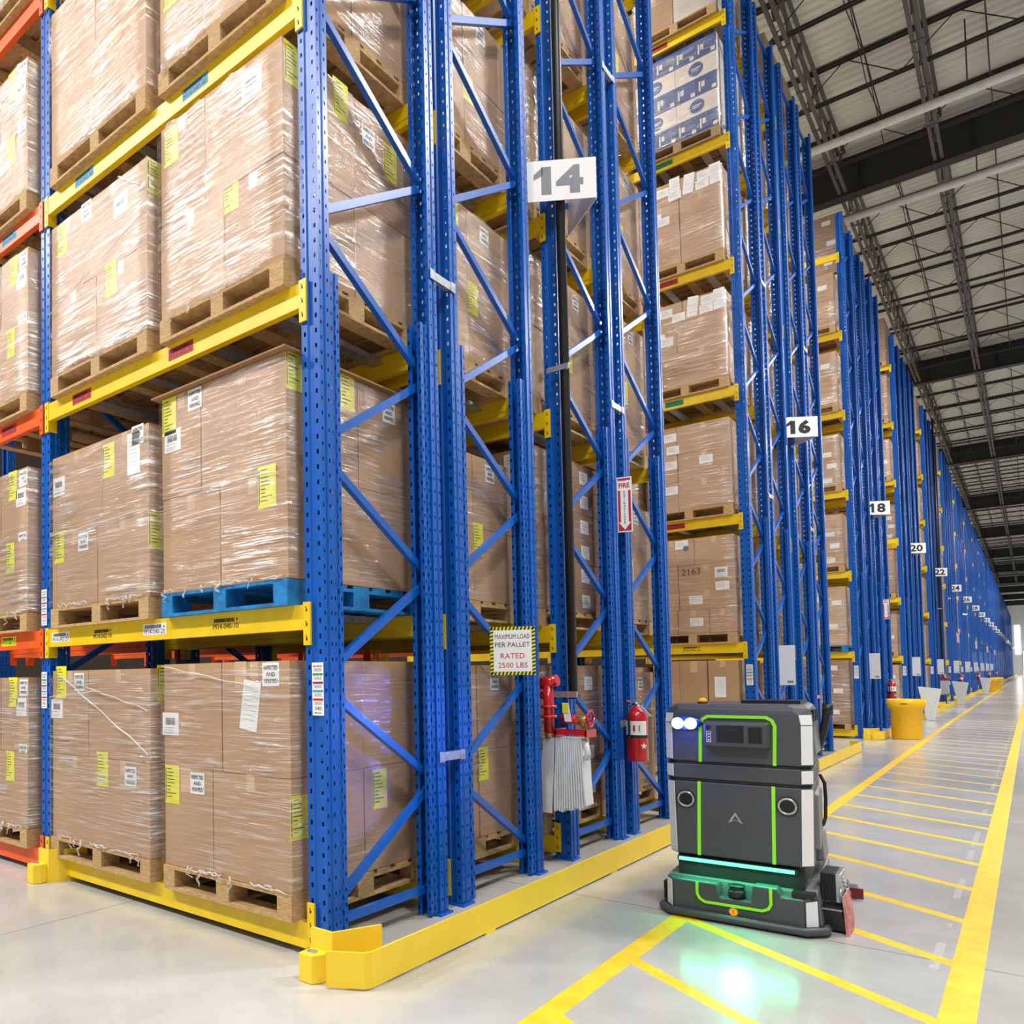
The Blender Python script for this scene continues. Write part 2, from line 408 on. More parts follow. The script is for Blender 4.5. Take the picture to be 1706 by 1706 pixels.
for nm, y in (('short of the nearest visible black girder', 16.55), ('just beyond the nearest visible black girder', 20.1)):
    b = MB().cyl((-18.9, y, 12.32), (13.9, y, 12.32), .085, 'pipe')
    for i in range(7): b.cyl((-18+5*i, y, 12.3), (-18+5*i, y, DZ-.03), .012, 'steel', n=6)
    o = b.build('sprinkler_pipe'); tag(o, 'long white pipe hung under the roof '+nm, 'pipe')
# thin cross bracing rods between joists
XN = ('beside the racks', 'above the striped walkway', 'right of the walkway')
for k in range(0, 5):
    for q, x in enumerate((0.5, 2.3, 4.2)):
        b = MB(); y0 = GY[k]+.75; y1 = GY[k]+16.1
        b.bar((x, y0, DZ-.10), (x, y1, DZ-.10), .02, .02, 'steel')
        for j in range(6):
            y0 = GY[k]+.75+2.55*j; b.bar((x, y0, DZ-.11), (x+.02, y0+2.55, DZ-.75), .016, .016, 'steel'); b.bar((x+.02, y0, DZ-.75), (x, y0+2.55, DZ-.11), .016, .016, 'steel')
        o = b.build('roof_bracing'); tag(o, 'thin crossed bridging rods %s, beyond the %s girder' % (XN[q], ORD[k]), 'bracing', 'bridging rods under the roof')

# ------------------------------------------------------------------ racks
PER = 8.18; FY = (0, 1.225, 2.745, 3.99); DEP = 1.07; TOP = 10.75
LEV = (.165, 1.735, 3.365, 5.01, 6.65, 8.29, 9.92)
LNAME = ('floor level', 'level one', 'level two', 'level three', 'level four', 'level five', 'top level')
BAYS = (0, -2.58)
def post_profile(hw, dp, t=.004):
    g0 = (.026, .031, .044, .049); d_ = .007
    half = [(.012, .008), (.02, 0), (hw, 0), (hw, g0[0]), (hw-d_, g0[1]), (hw-d_, g0[2]), (hw, g0[3]), (hw, dp), (hw-.028, dp)]
    hin = [(.010, .008+t), (.018, t), (hw-t, t), (hw-t, g0[0]+.001), (hw-d_-t, g0[1]+.001), (hw-d_-t, g0[2]-.001), (hw-t, g0[3]-.001), (hw-t, dp-t), (hw-.028, dp-t)]
    c = [(-x, y_) for x, y_ in half[::-1]]+half; inn = [(-x, y_) for x, y_ in hin[::-1]]+hin
    return c+inn[::-1]
def post_mesh(hw, dp, h, mat):
    b = MB(); pr = post_profile(hw, dp)
    n = len(pr); k = n//2; lo = [(x, y_, .0) for x, y_ in pr]; hi = [(x, y_, h) for x, y_ in pr]
    fs = [(i, (i+1) % n, n+(i+1) % n, n+i) for i in range(n)]
    for base, up in ((0, 0), (n, 1)):
        for i in range(k-1): q = (base+i, base+i+1, base+n-2-i, base+n-1-i); fs.append(q if up else q[::-1])
    b.add(lo+hi, fs, mat); return b.mesh('post')
NODES = [.17+.592*i for i in range(18)]
def brace_mesh(p0, p1):
    b = MB(); p0 = Vector(p0); p1 = Vector(p1)
    b.bar(p0, p1, .004, .042, 'blue')     # web of a channel
    d = (p1-p0).normalized(); up = Vector((1, 0, 0)); w_ = d.cross(up)
    for s_ in (-1, 1):
        q = w_*s_*.02; b.bar(p0+q+up*-.014, p1+q+up*-.014, .03, .004, 'blue')
    return b
def frame_parts(kind, far):
    """list of (name, mesh, loc, rz)"""
    P = []
    pm = 'post_far' if far else 'post'
    pa = cached(('post', pm), lambda: post_mesh(.06, .085, TOP, pm)); rf = cached(('rein', pm), lambda: post_mesh(.045, .075, 3.42, pm))
    P.append(('post', pa, (-.06, 0, .012), 0)); P.append(('post', pa, (-.06, DEP, .012), math.pi))
    P.append(('reinforcing_post', rf, (-.055, .090, .012), 0)); P.append(('reinforcing_post', rf, (-.055, DEP-.090, .012), math.pi))
    ys = (.075, DEP-.075)
    x = -.06
    br = [((x, ys[0], .15), (x, ys[1], .15))]
    for i in range(len(NODES)-1):
        a = i % 2 if kind == 'A' else (i+1) % 2
        br.append(((x, ys[a], NODES[i]+.03), (x, ys[1-a], NODES[i+1]-.03)))
    br.append(((x, ys[0], TOP-.15), (x, ys[1], TOP-.15)))
    for i, (a, c) in enumerate(br):
        P.append(('brace', cached(('brace', kind, i), lambda: brace_mesh(a, c).mesh('brace')), (0, 0, 0), 0))
    fp = cached('footplate', lambda: MB().box(-.08, .08, -.02, .11, 0, .012, 'blue').mesh('foot_plate'))
    P.append(('foot_plate', fp, (-.06, 0, 0), 0)); P.append(('foot_plate', fp, (-.06, DEP-.09, 0), 0))
    return P
def make_frame(kind, label, loc, far=False, simple=False):
    P = frame_parts(kind, far)
    if simple:
        def mk():
            b = MB()
            for nm, me, l_, rz in P:
                T = Matrix.Translation(l_) @ Matrix.Rotation(rz, 4, 'Z')
                off = len(b.v); b.v += [tuple(T @ v.co) for v in me.vertices]
                for p in me.polygons: b.f.append(tuple(off+i for i in p.vertices)); b.mi.append(b.m('blue' if me.materials[0] == M['blue'] else 'blue')); b.sm.append(False)
            return b.mesh('upright_frame')
        o = put('upright_frame', cached(('simple', kind), mk), loc=loc); return tag(o, label, 'rack frame', 'blue upright frames')
    t = thing('upright_frame', label, 'rack frame', loc, 0, 'blue upright frames')
    for nm, me, l_, rz in P: put(nm, me, t, l_, rz)
    return t

def beam_mesh(L, mat):
    b = MB(); pr = [(0, 0), (.05, 0), (.05, -.085), (.035, -.085), (.035, -.125), (0, -.125)]
    pr = [(-.012+a, c) for a, c in pr]
    pr = [(-.012, 0), (.036, 0), (.036, -.085), (.03, -.09), (.03, -.125), (-.012, -.125)]
    b.loft([[(-L+.003, a, c) for a, c in pr], [(-.003, a, c) for a, c in pr]], mat); return b.mesh('beam_bar')
def conn_mesh(sgn, mat, up):
    b = MB(); z1 = .012+up; z0 = z1-.215
    b.box(min(0, sgn*.045), max(0, sgn*.045), -.016, -.004, z0, z1, mat)      # plate on the post face
    b.box(-.003 if sgn > 0 else 0, 0 if sgn > 0 else .003, -.014, .055, z0, z1, mat)
    for k in range(3):
        zz = z1-.035-k*.072
        b.box(sgn*.022-.004, sgn*.022+.004, -.0175, -.0155, zz-.012, zz+.002, 'dark'); b.box(sgn*.018-.003, sgn*.018+.003, -.0175, -.0155, zz+.006, zz+.012, 'dark')
    return b.mesh('connector')
BL = 2.46
def label_mesh(txt, bg, barcode=True, arrow='v', w=.23, ink='ink'):
    b = MB()
    if bg: b.box(-w/2, w/2, -.0008, 0, -.035, .035, bg)
    if barcode:
        rnd = random.Random(txt); x = -w*.42
        while x < w*.30:
            q = rnd.choice((.0018, .003, .0042)); b.box(x, x+q, -.0014, -.0008, .006, .027, ink); x += q+rnd.choice((.002, .003))
        if arrow:
            a = w*.40; dz = .008*(1 if arrow == 'v' else -1)
            b.add([(a-.009, -.0014, .016+dz), (a+.009, -.0014, .016+dz), (a, -.0014, .016-dz)], [(0, 1, 2)], ink)
    b.text(txt, (0, -.0014, -.015), (1, 0, 0), (0, 0, 1), .03, ink, w*.94, bold=False)
    return b.mesh('location_label')
def make_beam(mat, label, loc, rear=False, up=0, parts=True, labels=(), group='load beams'):
    """loc = left-hand top front corner line of the beam: x is the inner face of the right post"""
    bm_ = cached(('beam', mat), lambda: beam_mesh(BL, mat))
    if not parts:
        def mk():
            b = MB()
            for me, dx in ((bm_, 0), (cached(('conn', 1, mat, up), lambda: conn_mesh(1, mat, up)), 0), (cached(('conn', -1, mat, up), lambda: conn_mesh(-1, mat, up)), -BL)):
                off = len(b.v); b.v += [(v.co.x+dx, v.co.y, v.co.z) for v in me.vertices]
                for p in me.polygons: b.f.append(tuple(off+i for i in p.vertices)); b.mi.append(b.m('dark' if me.materials[p.material_index] == M['dark'] else mat)); b.sm.append(False)
            return b.mesh('load_beam')
        me = cached(('fullbeam', mat, up), mk)
        rz = math.pi if rear else 0
        o = put('load_beam', me, loc=(loc[0]-BL, loc[1], loc[2]) if rear else loc, rz=rz); return tag(o, label, 'rack beam', group)
    t = thing('load_beam', label, 'rack beam', (loc[0]-BL, loc[1], loc[2]) if rear else loc, math.pi if rear else 0, group)
    put('beam_bar', bm_, t)
    put('connector', cached(('conn', 1, mat, up), lambda: conn_mesh(1, mat, up)), t, (0, 0, 0)); put('connector', cached(('conn', -1, mat, up), lambda: conn_mesh(-1, mat, up)), t, (-BL, 0, 0))
    for (txt, bg, dx, arrow, ink) in labels:
        o = put('location_label', cached(('ll', txt, bg), lambda: label_mesh(txt, bg, True, arrow, ink=ink)), t, (dx, -.0125, -.06))
        o['label'] = '%s location label reading %s' % ({'label': 'white', None: 'black-printed yellow', 'redink': 'red', 'cyan': 'pale blue', 'green': 'green', 'ylabel': 'yellow'}.get(bg, 'coloured'), txt)
    return t
FN = ('first', 'second', 'third', 'fourth')
def row_no(k): return 14+2*k
def row_name(k): return 'rack row %d' % row_no(k)
def rn(f, k): return '%s rack of row %d' % (FN[f], row_no(k))
NB = 24
for k in range(NB):
    for f in range(4):
        kind = 'AB'[f % 2]
        lab = '%s blue %s upright frame from the near side, %s aisle end' % (FN[f], 'perforated' if k < 6 else 'steel', row_name(k))
        make_frame(kind, lab, (0, PER*k+FY[f], 0), far=k > 2, simple=k > 4)
# second line of uprights at the far end of the first bay
for k, f in ((0, 0), (0, 1), (1, 0)):
    make_frame('AB'[f % 2], 'blue perforated upright frame one bay in, %s' % rn(f, k), (-2.58, PER*k+FY[f], 0))
if True:
    make_frame('A', 'blue perforated upright frame two bays in, first rack of row 14', (-5.16, 0, 0), far=True)
# beams
LBL = {1: [('M14-040-20', 'label', -1.22, '^', 'ink'), ('M14-040-10', None, -.58, 'v', 'ink'), ('M14-042-20', 'label', -2.30, '^', 'ink'), ('M14-042-10', None, -1.78, 'v', 'ink')],
       2: [('M14-040-30', 'redink', -.95, '^', 'ink'), ('M14-042-30', 'redink', -2.02, '^', 'ink')],
       3: [('M14-040-40', 'cyan', -.80, '^', 'ink'), ('M14-042-40', 'cyan', -1.98, '^', 'ink')]}
LBL16 = {1: [('M16-042-10', None, -.60, 'v', 'ink')], 2: [('M16-042-30', 'redink', -.75, '^', 'ink')], 3: [('M16-042-40', 'green', -.72, '^', 'ink')], 4: [('M16-042-50', 'redink', -.74, '^', 'ink')],
         5: [('M16-042-60', 'green', -.76, '^', 'ink')], 6: [('M16-042-70', 'redink', -.78, '^', 'ink')]}
def beams(k, f, lv, bay=0, rear=True, parts=True, mat='yellow'):
    z = LEV[lv]-(.13 if (k == 0 and lv >= 3) else 0)
    side = {0: 'first bay', 1: 'second bay'}[bay]
    x = -.12+BAYS[bay]; up = .09 if lv == 0 else 0
    lb = ()
    if f == 0 and bay == 0: lb = LBL.get(lv, ()) if k == 0 else (LBL16.get(lv, ()) if k == 1 else ())
    if f == 0 and bay == 1 and k == 0: lb = [('M14-044-%d0' % (lv or 1), {1: 'ylabel', 2: 'redink', 3: 'cyan'}.get(lv, 'label'), -.47, 'v', 'ink')] if lv in (1, 2, 3) else ()
    make_beam(mat, '%s front load beam, %s, %s, %s' % (mat, LNAME[lv], side, rn(f, k)), (x, PER*k+FY[f], z), False, up, parts, lb, '%s load beams' % mat)
    if rear: make_beam(mat, '%s rear load beam, %s, %s, %s' % (mat, LNAME[lv], side, rn(f, k)), (x, PER*k+FY[f]+DEP, z), True, up, parts, (), '%s load beams' % mat)
for lv in range(7):
    for f in range(4): beams(0, f, lv)
    for f in range(4): beams(1, f, lv)
for lv in range(4):
    for f in (0, 1): beams(0, f, lv, 1, mat='orange')
for k in (2, 3, 4):
    for lv in range(7):
        for f in range(4): beams(k, f, lv, rear=f == 0, parts=False)
for k in range(5, 11):
    for lv in range(7): beams(k, 0, lv, rear=False, parts=False)
beams(0, 0, 4, 1, mat='orange')
for f in (2, 3):
    for lv in (0, 1, 2): beams(0, f, lv, 1, parts=False, mat='orange')
for lv in (0, 1, 2): beams(1, 0, lv, 1, parts=False)
b = MB()
for k in range(11, NB):
    for z in LEV: b.box(-.12-BL, -.12, PER*k-.012, PER*k+.036, z-.125, z, 'yellow'); b.box(-.12, -.075, PER*k-.016, PER*k-.004, z-.2, z+.012, 'yellow')
o = b.build('load_beam'); tag(o, 'distant yellow load beams of the rack rows beyond row 34', 'rack beam', kind='stuff')

# pallets --------------------------------------------------------------
PW, PD, PH = 1.0, 1.2, .135
def pallet_pieces(mat, w_, dd):
    P = []
    for i in range(7):
        ww = .12 if i % 3 else .14; y0 = (dd-.14)*i/6
        P.append(('deck_board', (0, w_, y0, y0+ww, PH-.018, PH)))
    for i in range(3): P.append(('stringer_board', ((w_-.10)*i/2, (w_-.10)*i/2+.10, 0, dd, PH-.036, PH-.018)))
    for i in range(3):
        for j in range(3):
            a, c = ((w_-.10)*i/2, (dd-.14)*j/2); P.append(('block', (a, a+.10, c, c+.14, .018, PH-.036)))
    for i in range(3): P.append(('base_board', ((w_-.10)*i/2, (w_-.10)*i/2+.10, 0, dd, 0, .018)))
    for j in (0, 2): P.append(('base_board', (.10, (w_-.10)/2, (dd-.14)*j/2, (dd-.14)*j/2+.14, 0, .018)))
    for j in (0, 2): P.append(('base_board', ((w_-.10)/2+.10, w_-.10, (dd-.14)*j/2, (dd-.14)*j/2+.14, 0, .018)))
    return P
def make_pallet(x0, x1, y0, y1, z, mat, label, parts=True):
    w_, dd = round(x1-x0, 2), round(y1-y0, 2)
    if not parts:
        def mk():
            b = MB()
            for nm, a in pallet_pieces(mat, w_, dd): b.box(*a, mat)
            return b.mesh('pallet')
        o = put('pallet', cached(('pal', mat, w_, dd), mk), loc=(x0, y0, z)); return tag(o, label, 'pallet', 'pallets in the racks')
    t = thing('pallet', label, 'pallet', (x0, y0, z), 0, 'pallets in the racks')
    for i, (nm, a) in enumerate(pallet_pieces(mat, w_, dd)):
        put(nm, cached(('palp', mat, w_, dd, i), lambda: MB().box(*a, mat).mesh(nm)), t)
    return t

# stickers (front face looks along -y, origin at centre) ----------------
def stk_yellow():
    b = MB().box(-.065, .065, -.0015, 0, -.11, .11, 'ylabel'); rnd = random.Random(3)
    for i in range(9):
        z = .09-i*.02; b.box(-.045, -.045+rnd.uniform(.03, .09), -.002, -.0015, z-.004, z+.001, 'ink')
    b.box(-.060, -.054, -.002, -.0015, -.09, .09, 'ink'); return b.mesh('yellow_label')
def stk_insp():
    b = MB().box(-.06, .06, -.0015, 0, -.06, .06, 'label')
    for i, t_ in enumerate(('INSPECTED', 'AND', 'VERIFIED')): b.text(t_, (0, -.0022, .034-.034*i), (1, 0, 0), (0, 0, 1), .022, 'ink', .1)
    return b.mesh('inspection_label')
def stk_bar():
    b = MB().box(-.075, .075, -.0015, 0, -.065, .065, 'label'); x = -.045; rnd = random.Random(5)
    while x < .04:
        q = rnd.choice((.002, .004, .005)); b.box(x, x+q, -.0022, -.0015, -.005, .035, 'ink'); x += q+rnd.choice((.003, .004))
    for z in (-.02, -.038, -.05): b.box(-.06, .03, -.0022, -.0015, z-.002, z+.001, 'greyink')
    return b.mesh('barcode_label')
def stk_sheet():
    b = MB().box(-.065, .065, -.0015, 0, -.13, .13, 'label')
    for i in range(8): b.box(-.05, .045, -.0022, -.0015, .1-.025*i-.001, .1-.025*i+.001, 'greyink')
    return b.mesh('paper_sheet')
def stk_white():
    b = MB().box(-.08, .08, -.0015, 0, -.055, .055, 'label')
    for i in range(3): b.box(-.06, .02+.01*i, -.0022, -.0015, .03-.022*i-.003, .03-.022*i+.001, 'greyink')
    return b.mesh('shipping_label')
def stk_green():
    b = MB().box(-.075, .075, -.0015, 0, -.055, .055, 'green'); b.text('22/24', (0, -.0022, 0), (1, 0, 0), (0, 0, 1), .04, 'ink', .12); return b.mesh('green_tag')
def stk_num():
    return MB().text('2163', (0, -.001, 0), (1, 0, .04), (0, 0, 1), .085, 'ink', bold=False).mesh('handwritten_number')
def stk_dot():
    b = MB(); b.add([(0, -.002, 0)]+[(.035*math.cos(2*math.pi*i/24), -.002, .035*math.sin(2*math.pi*i/24)) for i in range(24)], [(0, i+1, (i+1) % 24+1) for i in range(24)], 'lithoblue'); return b.mesh('blue_dot_sticker')
def stk_secure():
    b = MB().box(-.10, .10, -.0015, 0, -.055, .055, 'ylabel')
    for i, t_ in enumerate(('CURE', 'NE')): b.text(t_, (0, -.0022, .022-.044*i), (1, 0, 0), (0, 0, 1), .032, 'ink', .17)
    return b.mesh('yellow_notice_label')
def stk_tape(): return MB().box(-.045, .045, -.001, 0, -.07, .07, 'tape').mesh('packing_tape')
STK = dict(n=('handwritten_number', stk_num), o=('blue_dot_sticker', stk_dot), s=('yellow_notice_label', stk_secure), y=('yellow_label', stk_yellow), i=('inspection_label', stk_insp), b=('barcode_label', stk_bar), p=('paper_sheet', stk_sheet), w=('shipping_label', stk_white), g=('green_tag', stk_green), t=('packing_tape', stk_tape))
def stick(kind, parent, x, y, z, side='f', rot=0):
    nm, fn = STK[kind]; me = cached('stk'+kind, fn)
    o = put(nm, me, parent, (x, y, z)); o.rotation_euler = (0, rot, R(90) if side == 'r' else 0)
    return o
def film_mesh(x0, x1, y0, y1, z0, z1, seed, mat, parts=10):
    """shell around the four sides, with soft waves"""
    b = MB(); rnd = random.Random(seed); P = [(x0, y0), (x1, y0), (x1, y1), (x0, y1)]
    nz = 14; seg = 8; ring = []
    for a in range(4):
        p, q = P[a], P[(a+1) % 4]
        for i in range(seg): t_ = i/seg; ring.append((p[0]+(q[0]-p[0])*t_, p[1]+(q[1]-p[1])*t_, a, i))
    top = [z1-rnd.uniform(0, .05) for _ in ring]; bot = [z0+rnd.uniform(-.01, .03) for _ in ring]
    secs = []
    for j in range(nz+1):
        s_ = []
        for n_, (x, y_, a, i) in enumerate(ring):
            out = .006*rnd.random()+(.004*math.sin(j*1.3+seed))
            nx = (0, 1, 0, -1)[a]; ny = (-1, 0, 1, 0)[a]
            if i == 0: nx += (-1, 0, 1, 0)[a]*0; out *= .2
            s_.append((x+nx*out, y_+ny*out, bot[n_]+(top[n_]-bot[n_])*j/nz))
        secs.append(s_)
    b.loft(secs, mat, False, True)
    return b
LN = 0
def make_load(x0, x1, y0, y1, z0, z1, label, layers, seams, ny=2, cards=('card',), film_='film', stickers=(), seed=1, cap=False, bands=(), tatter=0):
    """a wrapped load: carton parts (stickers beneath them) and stretch_wrap"""
    rnd = random.Random(seed)
    t = thing('wrapped_load', label, 'wrapped pallet load', ((x0+x1)/2, (y0+y1)/2, z0), 0, 'wrapped carton loads in the racks')
    X0, X1, Y0, Y1, H = x0-(x0+x1)/2, x1-(x0+x1)/2, y0-(y0+y1)/2, y1-(y0+y1)/2, z1-z0
    g = .004; front = []
    zz = 0
    for L_, hfr in enumerate(layers):
        za, zb = zz*H, (zz+hfr)*H; zz += hfr
        cuts = [0]+list(seams[L_ % len(seams)])+[1]
        for i in range(len(cuts)-1):
            for j in range(ny):
                a = X0+(X1-X0)*cuts[i]+g; c = X0+(X1-X0)*cuts[i+1]-g; e = Y0+(Y1-Y0)*j/ny+g; f_ = Y0+(Y1-Y0)*(j+1)/ny-g
                jx, jy = rnd.uniform(-.004, .004), rnd.uniform(-.005, .004) if j == 0 else 0
                cd = cards[(L_+i+j) % len(cards)]
                b = MB().box(a+jx, c+jx, e+jy, f_, za+.001, zb-.002, cd)
                b.box((a+c)/2-.03, (a+c)/2+.03, e+jy-.0008, e+jy, zb-.09, zb-.003, 'tape')
                o = b.build('carton', t, bevel=.006)
                if j == 0: front.append((o, a, c, e+jy, za, zb))
                if i == len(cuts)-2: front.append((o, 'R', c+jx, e, f_, za, zb)) if False else None
    for (kind, u, v, *rest) in stickers:
        side = rest[0] if rest else 'f'; rot = rest[1] if len(rest) > 1 else 0
        X = X0+(X1-X0)*u; Z = H*v
        if side == 'f':
            best = None
            for q in front:
                if q[1] <= X <= q[2] and q[4] <= Z <= q[5]: best = q
            if best: stick(kind, best[0], X, best[3]-.001, Z, 'f', rot)
        else:
            Y = Y0+(Y1-Y0)*u
            # right-hand side: hang it on the carton there
            for o in t.children:
                if not o.name.startswith('carton'): continue
                vv = [v_.co for v_ in o.data.vertices][:8]
                if abs(max(p.x for p in vv)-X1) < .02 and min(p.y for p in vv) <= Y <= max(p.y for p in vv) and min(p.z for p in vv) <= Z <= max(p.z for p in vv):
                    stick(kind, o, max(p.x for p in vv)+.001, Y, Z, 'r', rot); break
    if cap:
        b = MB().box(X0-.05, X1+.03, Y0-.04, Y1+.04, H+.001, H+.01, 'card2'); b.build('cap_sheet', t)
    if film_:
        fb = film_mesh(X0-.012, X1+.012, Y0-.012, Y1+.012, .0, H*.995, seed, film_)
        if bands:
            for (a, z_a, c, z_b, r_) in bands:
                n_ = 10; pts = [(X0+(X1-X0)*(a+(c-a)*q/n_), Y0-.016-.004*math.sin(q*2.1), H*(z_a+(z_b-z_a)*q/n_)+.004*math.sin(q*1.7)) for q in range(n_+1)]
                fb.tube(pts, r_, 'rope', 6, rr=[r_*.6*(.5+.6*random.Random(q+seed).random()) for q in range(n_+1)])
        if tatter:
            rt = random.Random(seed*3)
            for q in range(tatter):
                u_ = rt.uniform(.04, .96); px = X0+(X1-X0)*u_; L_ = rt.uniform(.03, .10); pts = [(px, Y0-.018, .02)]
                for h_ in range(5): pts.append((px+rt.uniform(-.025, .025), Y0-.02-rt.uniform(0, .012), .02-L_*(h_+1)/5))
                fb.tube(pts, .004, 'rope', 5, rr=[rt.uniform(.002, .008) for _ in pts])
            for q in range(6):
                a_ = X0+(X1-X0)*rt.uniform(0, .85); pts = [(a_+.03*h_, Y0-.016-rt.uniform(0, .006), .012+rt.uniform(-.012, .012)) for h_ in range(6)]
                fb.tube(pts, .004, 'rope', 5, rr=[rt.uniform(.002, .006) for _ in pts])
        fb.build('stretch_wrap', t)
    return t

FSTK = [('y', .06, .42), ('i', .22, .43), ('y', .62, .9), ('t', .74, .93), ('i', .87, .94), ('b', .1, .72), ('y', .1, .42, 'r'), ('i', .3, .42, 'r')]
def std_load(k, f, lv, pos, z, top, mat='wood', name=None, **kw):
    x1 = (-.18 if pos == 0 else -1.33); x0 = x1-1.02 if pos == 0 else x1-1.13
    if pos == 2: x1 = -2.80; x0 = -3.86
    y0 = PER*k+FY[f]-.065; y1 = y0+1.19
    desc = {0: 'right', 1: 'left', 2: 'bay two'}[pos]
    where = '%s, %s, %s' % (LNAME[lv], desc, rn(f, k))
    make_pallet(x0, x1, y0, y1, z, mat, ('blue painted' if mat == 'bluepallet' else 'wooden')+' pallet, '+where, parts=(k == 0 and f == 0 and lv < 4) or (k == 1 and f == 0 and lv in (1, 2, 3)))
    if k == 0 and f == 0: kw.setdefault('tatter', 5 if lv < 2 else 2)
    kw.setdefault('layers', (.5, .5)); kw.setdefault('seams', ((.45,), (.5,)))
    make_load(x0+.0, x1, y0+.01, y1-.01, z+PH+.002, top, (name or 'film-wrapped brown carton load')+', '+where, **kw)
Z = lambda lv, k=1: LEV[lv]-(.13 if (k == 0 and lv >= 3) else 0)
# the near rack of row 14
std_load(0, 0, 0, 0, Z(0), 1.46, name='wrapped brown carton load with hanging sheet', seams=((.42,), (.5,)), stickers=[('b', .06, .70), ('y', .5, .93), ('t', .65, .94), ('i', .87, .94), ('p', .72, .80, 'f', .15), ('y', .07, .40), ('i', .29, .42), ('t', .19, .43), ('y', .05, .32, 'r'), ('y', .22, .33, 'r'), ('y', .62, .38, 'r'), ('i', .5, .4, 'r')], seed=11, layers=(.49, .51), bands=((0, .99, .8, .88, .007),))
std_load(0, 0, 0, 1, Z(0), 1.44, seams=((.5,), (.4,)), stickers=[('y', .1, .93), ('i', .3, .93), ('y', .10, .92, 'r'), ('b', .05, .77), ('y', .55, .44), ('i', .82, .42)], seed=12, film_='film2', bands=((.1, .98, 1, .55, .01), (0, .84, .55, .88, .009), (.4, .9, 1, .78, .009)))
std_load(0, 0, 1, 0, Z(1), 3.03, mat='bluepallet', name='wrapped brown cartons under a cap sheet', cap=True, seams=((.5,), (.35,)), stickers=[('y', .07, .9), ('i', .3, .94), ('b', .1, .77), ('y', .86, .42), ('y', .06, .93, 'r'), ('y', .42, .93, 'r'), ('w', .25, .93, 'r'), ('i', .75, .9, 'r'), ('t', .6, .93, 'r')], seed=13, layers=(.48, .52), film_='film', bands=((.1, .5, .95, .47, .009),))
std_load(0, 0, 1, 1, Z(1), 2.93, name='wrapped brown cartons with torn film', seams=((.5,), (.55,)), stickers=[('b', .08, .8), ('y', .62, .86), ('p', .86, .85), ('i', .9, .95), ('y', .08, .4), ('i', .35, .4), ('y', .05, .38, 'r')], seed=14, film_='film2', bands=((0, .48, 1, .5, .008),))
std_load(0, 0, 2, 0, Z(2), 4.67, name='shiny wrapped tan carton load', seams=((.55,), (.4,)), cards=('card3', 'card'), stickers=[('y', .1, .88), ('b', .78, .88), ('y', .6, .45), ('y', .07, .9, 'r'), ('y', .4, .92, 'r'), ('i', .62, .85, 'r'), ('y', .8, .8, 'r'), ('t', .25, .92, 'r')], seed=15, layers=(.48, .52))
std_load(0, 0, 2, 1, Z(2), 4.58, name='wrapped tan cartons with bunched film', seams=((.5,), (.35,)), cards=('card3',), stickers=[('y', .12, .88), ('i', .4, .95), ('b', .75, .83), ('y', .65, .42), ('y', .06, .9, 'r')], seed=16, film_='film2', bands=((0, .42, 1, .68, .008), (.75, .99, .95, .85, .014)))
std_load(0, 0, 3, 0, Z(3, 0), 6.2, name='film-wrapped tan carton load', seams=((.4,), (.5,)), cards=('card3',), stickers=[('y', .1, .4), ('y', .5, .8, 'r'), ('i', .7, .8, 'r')], seed=17)
std_load(0, 0, 3, 1, Z(3, 0), 6.15, name='film-wrapped tan carton load', seams=((.45,), (.5,)), cards=('card3',), seed=18)
std_load(0, 0, 4, 0, Z(4, 0), 7.9, seed=19, stickers=[('y', .4, .4, 'r')])
for lv, tp in ((0, 1.40), (1, 2.95), (2, 4.6), (3, 6.05), (4, 7.6)):
    std_load(0, 0, lv, 2, Z(lv, 0), tp, seams=((.5,), (.6,)), stickers=[('y', .78, .9), ('i', .93, .93), ('b', .9, .8), ('y', .75, .4), ('i', .92, .5)], seed=30+lv, cards=('card3',) if lv > 1 else ('card',), film_='film2')
SS = [('y', .35, .9, 'r'), ('i', .7, .9, 'r'), ('y', .55, .42, 'r'), ('t', .5, .93, 'r')]
tops = {1: (1.44, 2.86, 4.55, 6.0, 7.8, 9.4), 2: (1.44, 3.12, 4.6, 6.1, 7.9, 9.5, 11.3), 3: (1.38, 2.95, 4.7, 6.2, 7.9, 9.5, 11.2)}
for f in (1, 2, 3):
    for lv, tp in enumerate(tops[f]):
        kw = dict(seed=40+10*f+lv, stickers=SS if (f+lv) % 2 else SS[1:]+[('g', .2, .75, 'r')], cards=('card', 'card3') if lv > 1 else ('card',))
        nm = None
        if f == 2 and lv in (0, 1):
            kw.update(layers=(1/6,)*6 if lv else (.25,)*4, seams=((.33, .66),), cards=('card2',), stickers=[('w', u, v+.02) for u in (.2, .5, .82) for v in ((.08, .25, .41, .58, .75, .91) if lv else (.12, .37, .62, .87))]+[('w', u, v, 'r') for u in (.25, .75) for v in ((.08, .25, .41, .58, .75, .91) if lv else (.12, .37, .62, .87))]+([] if lv else [('s', .5, .80, 'r')]), film_='film'); nm = 'dark brown stack of small labelled cartons'
        std_load(0, f, lv, 0, Z(lv, 0), tp, name=nm, **kw)
for lv, tp in ((0, 1.42), (1, 2.9), (2, 4.5)):
    for f in (1, 2, 3): std_load(0, f, lv, 1, Z(lv), tp-.02*f, seed=80+lv+9*f)
    for f in (1, 2): std_load(0, f, lv, 2, Z(lv), tp-.03*f, seed=180+lv+9*f)
    std_load(1, 0, lv, 2, Z(lv), tp, seed=190+lv)
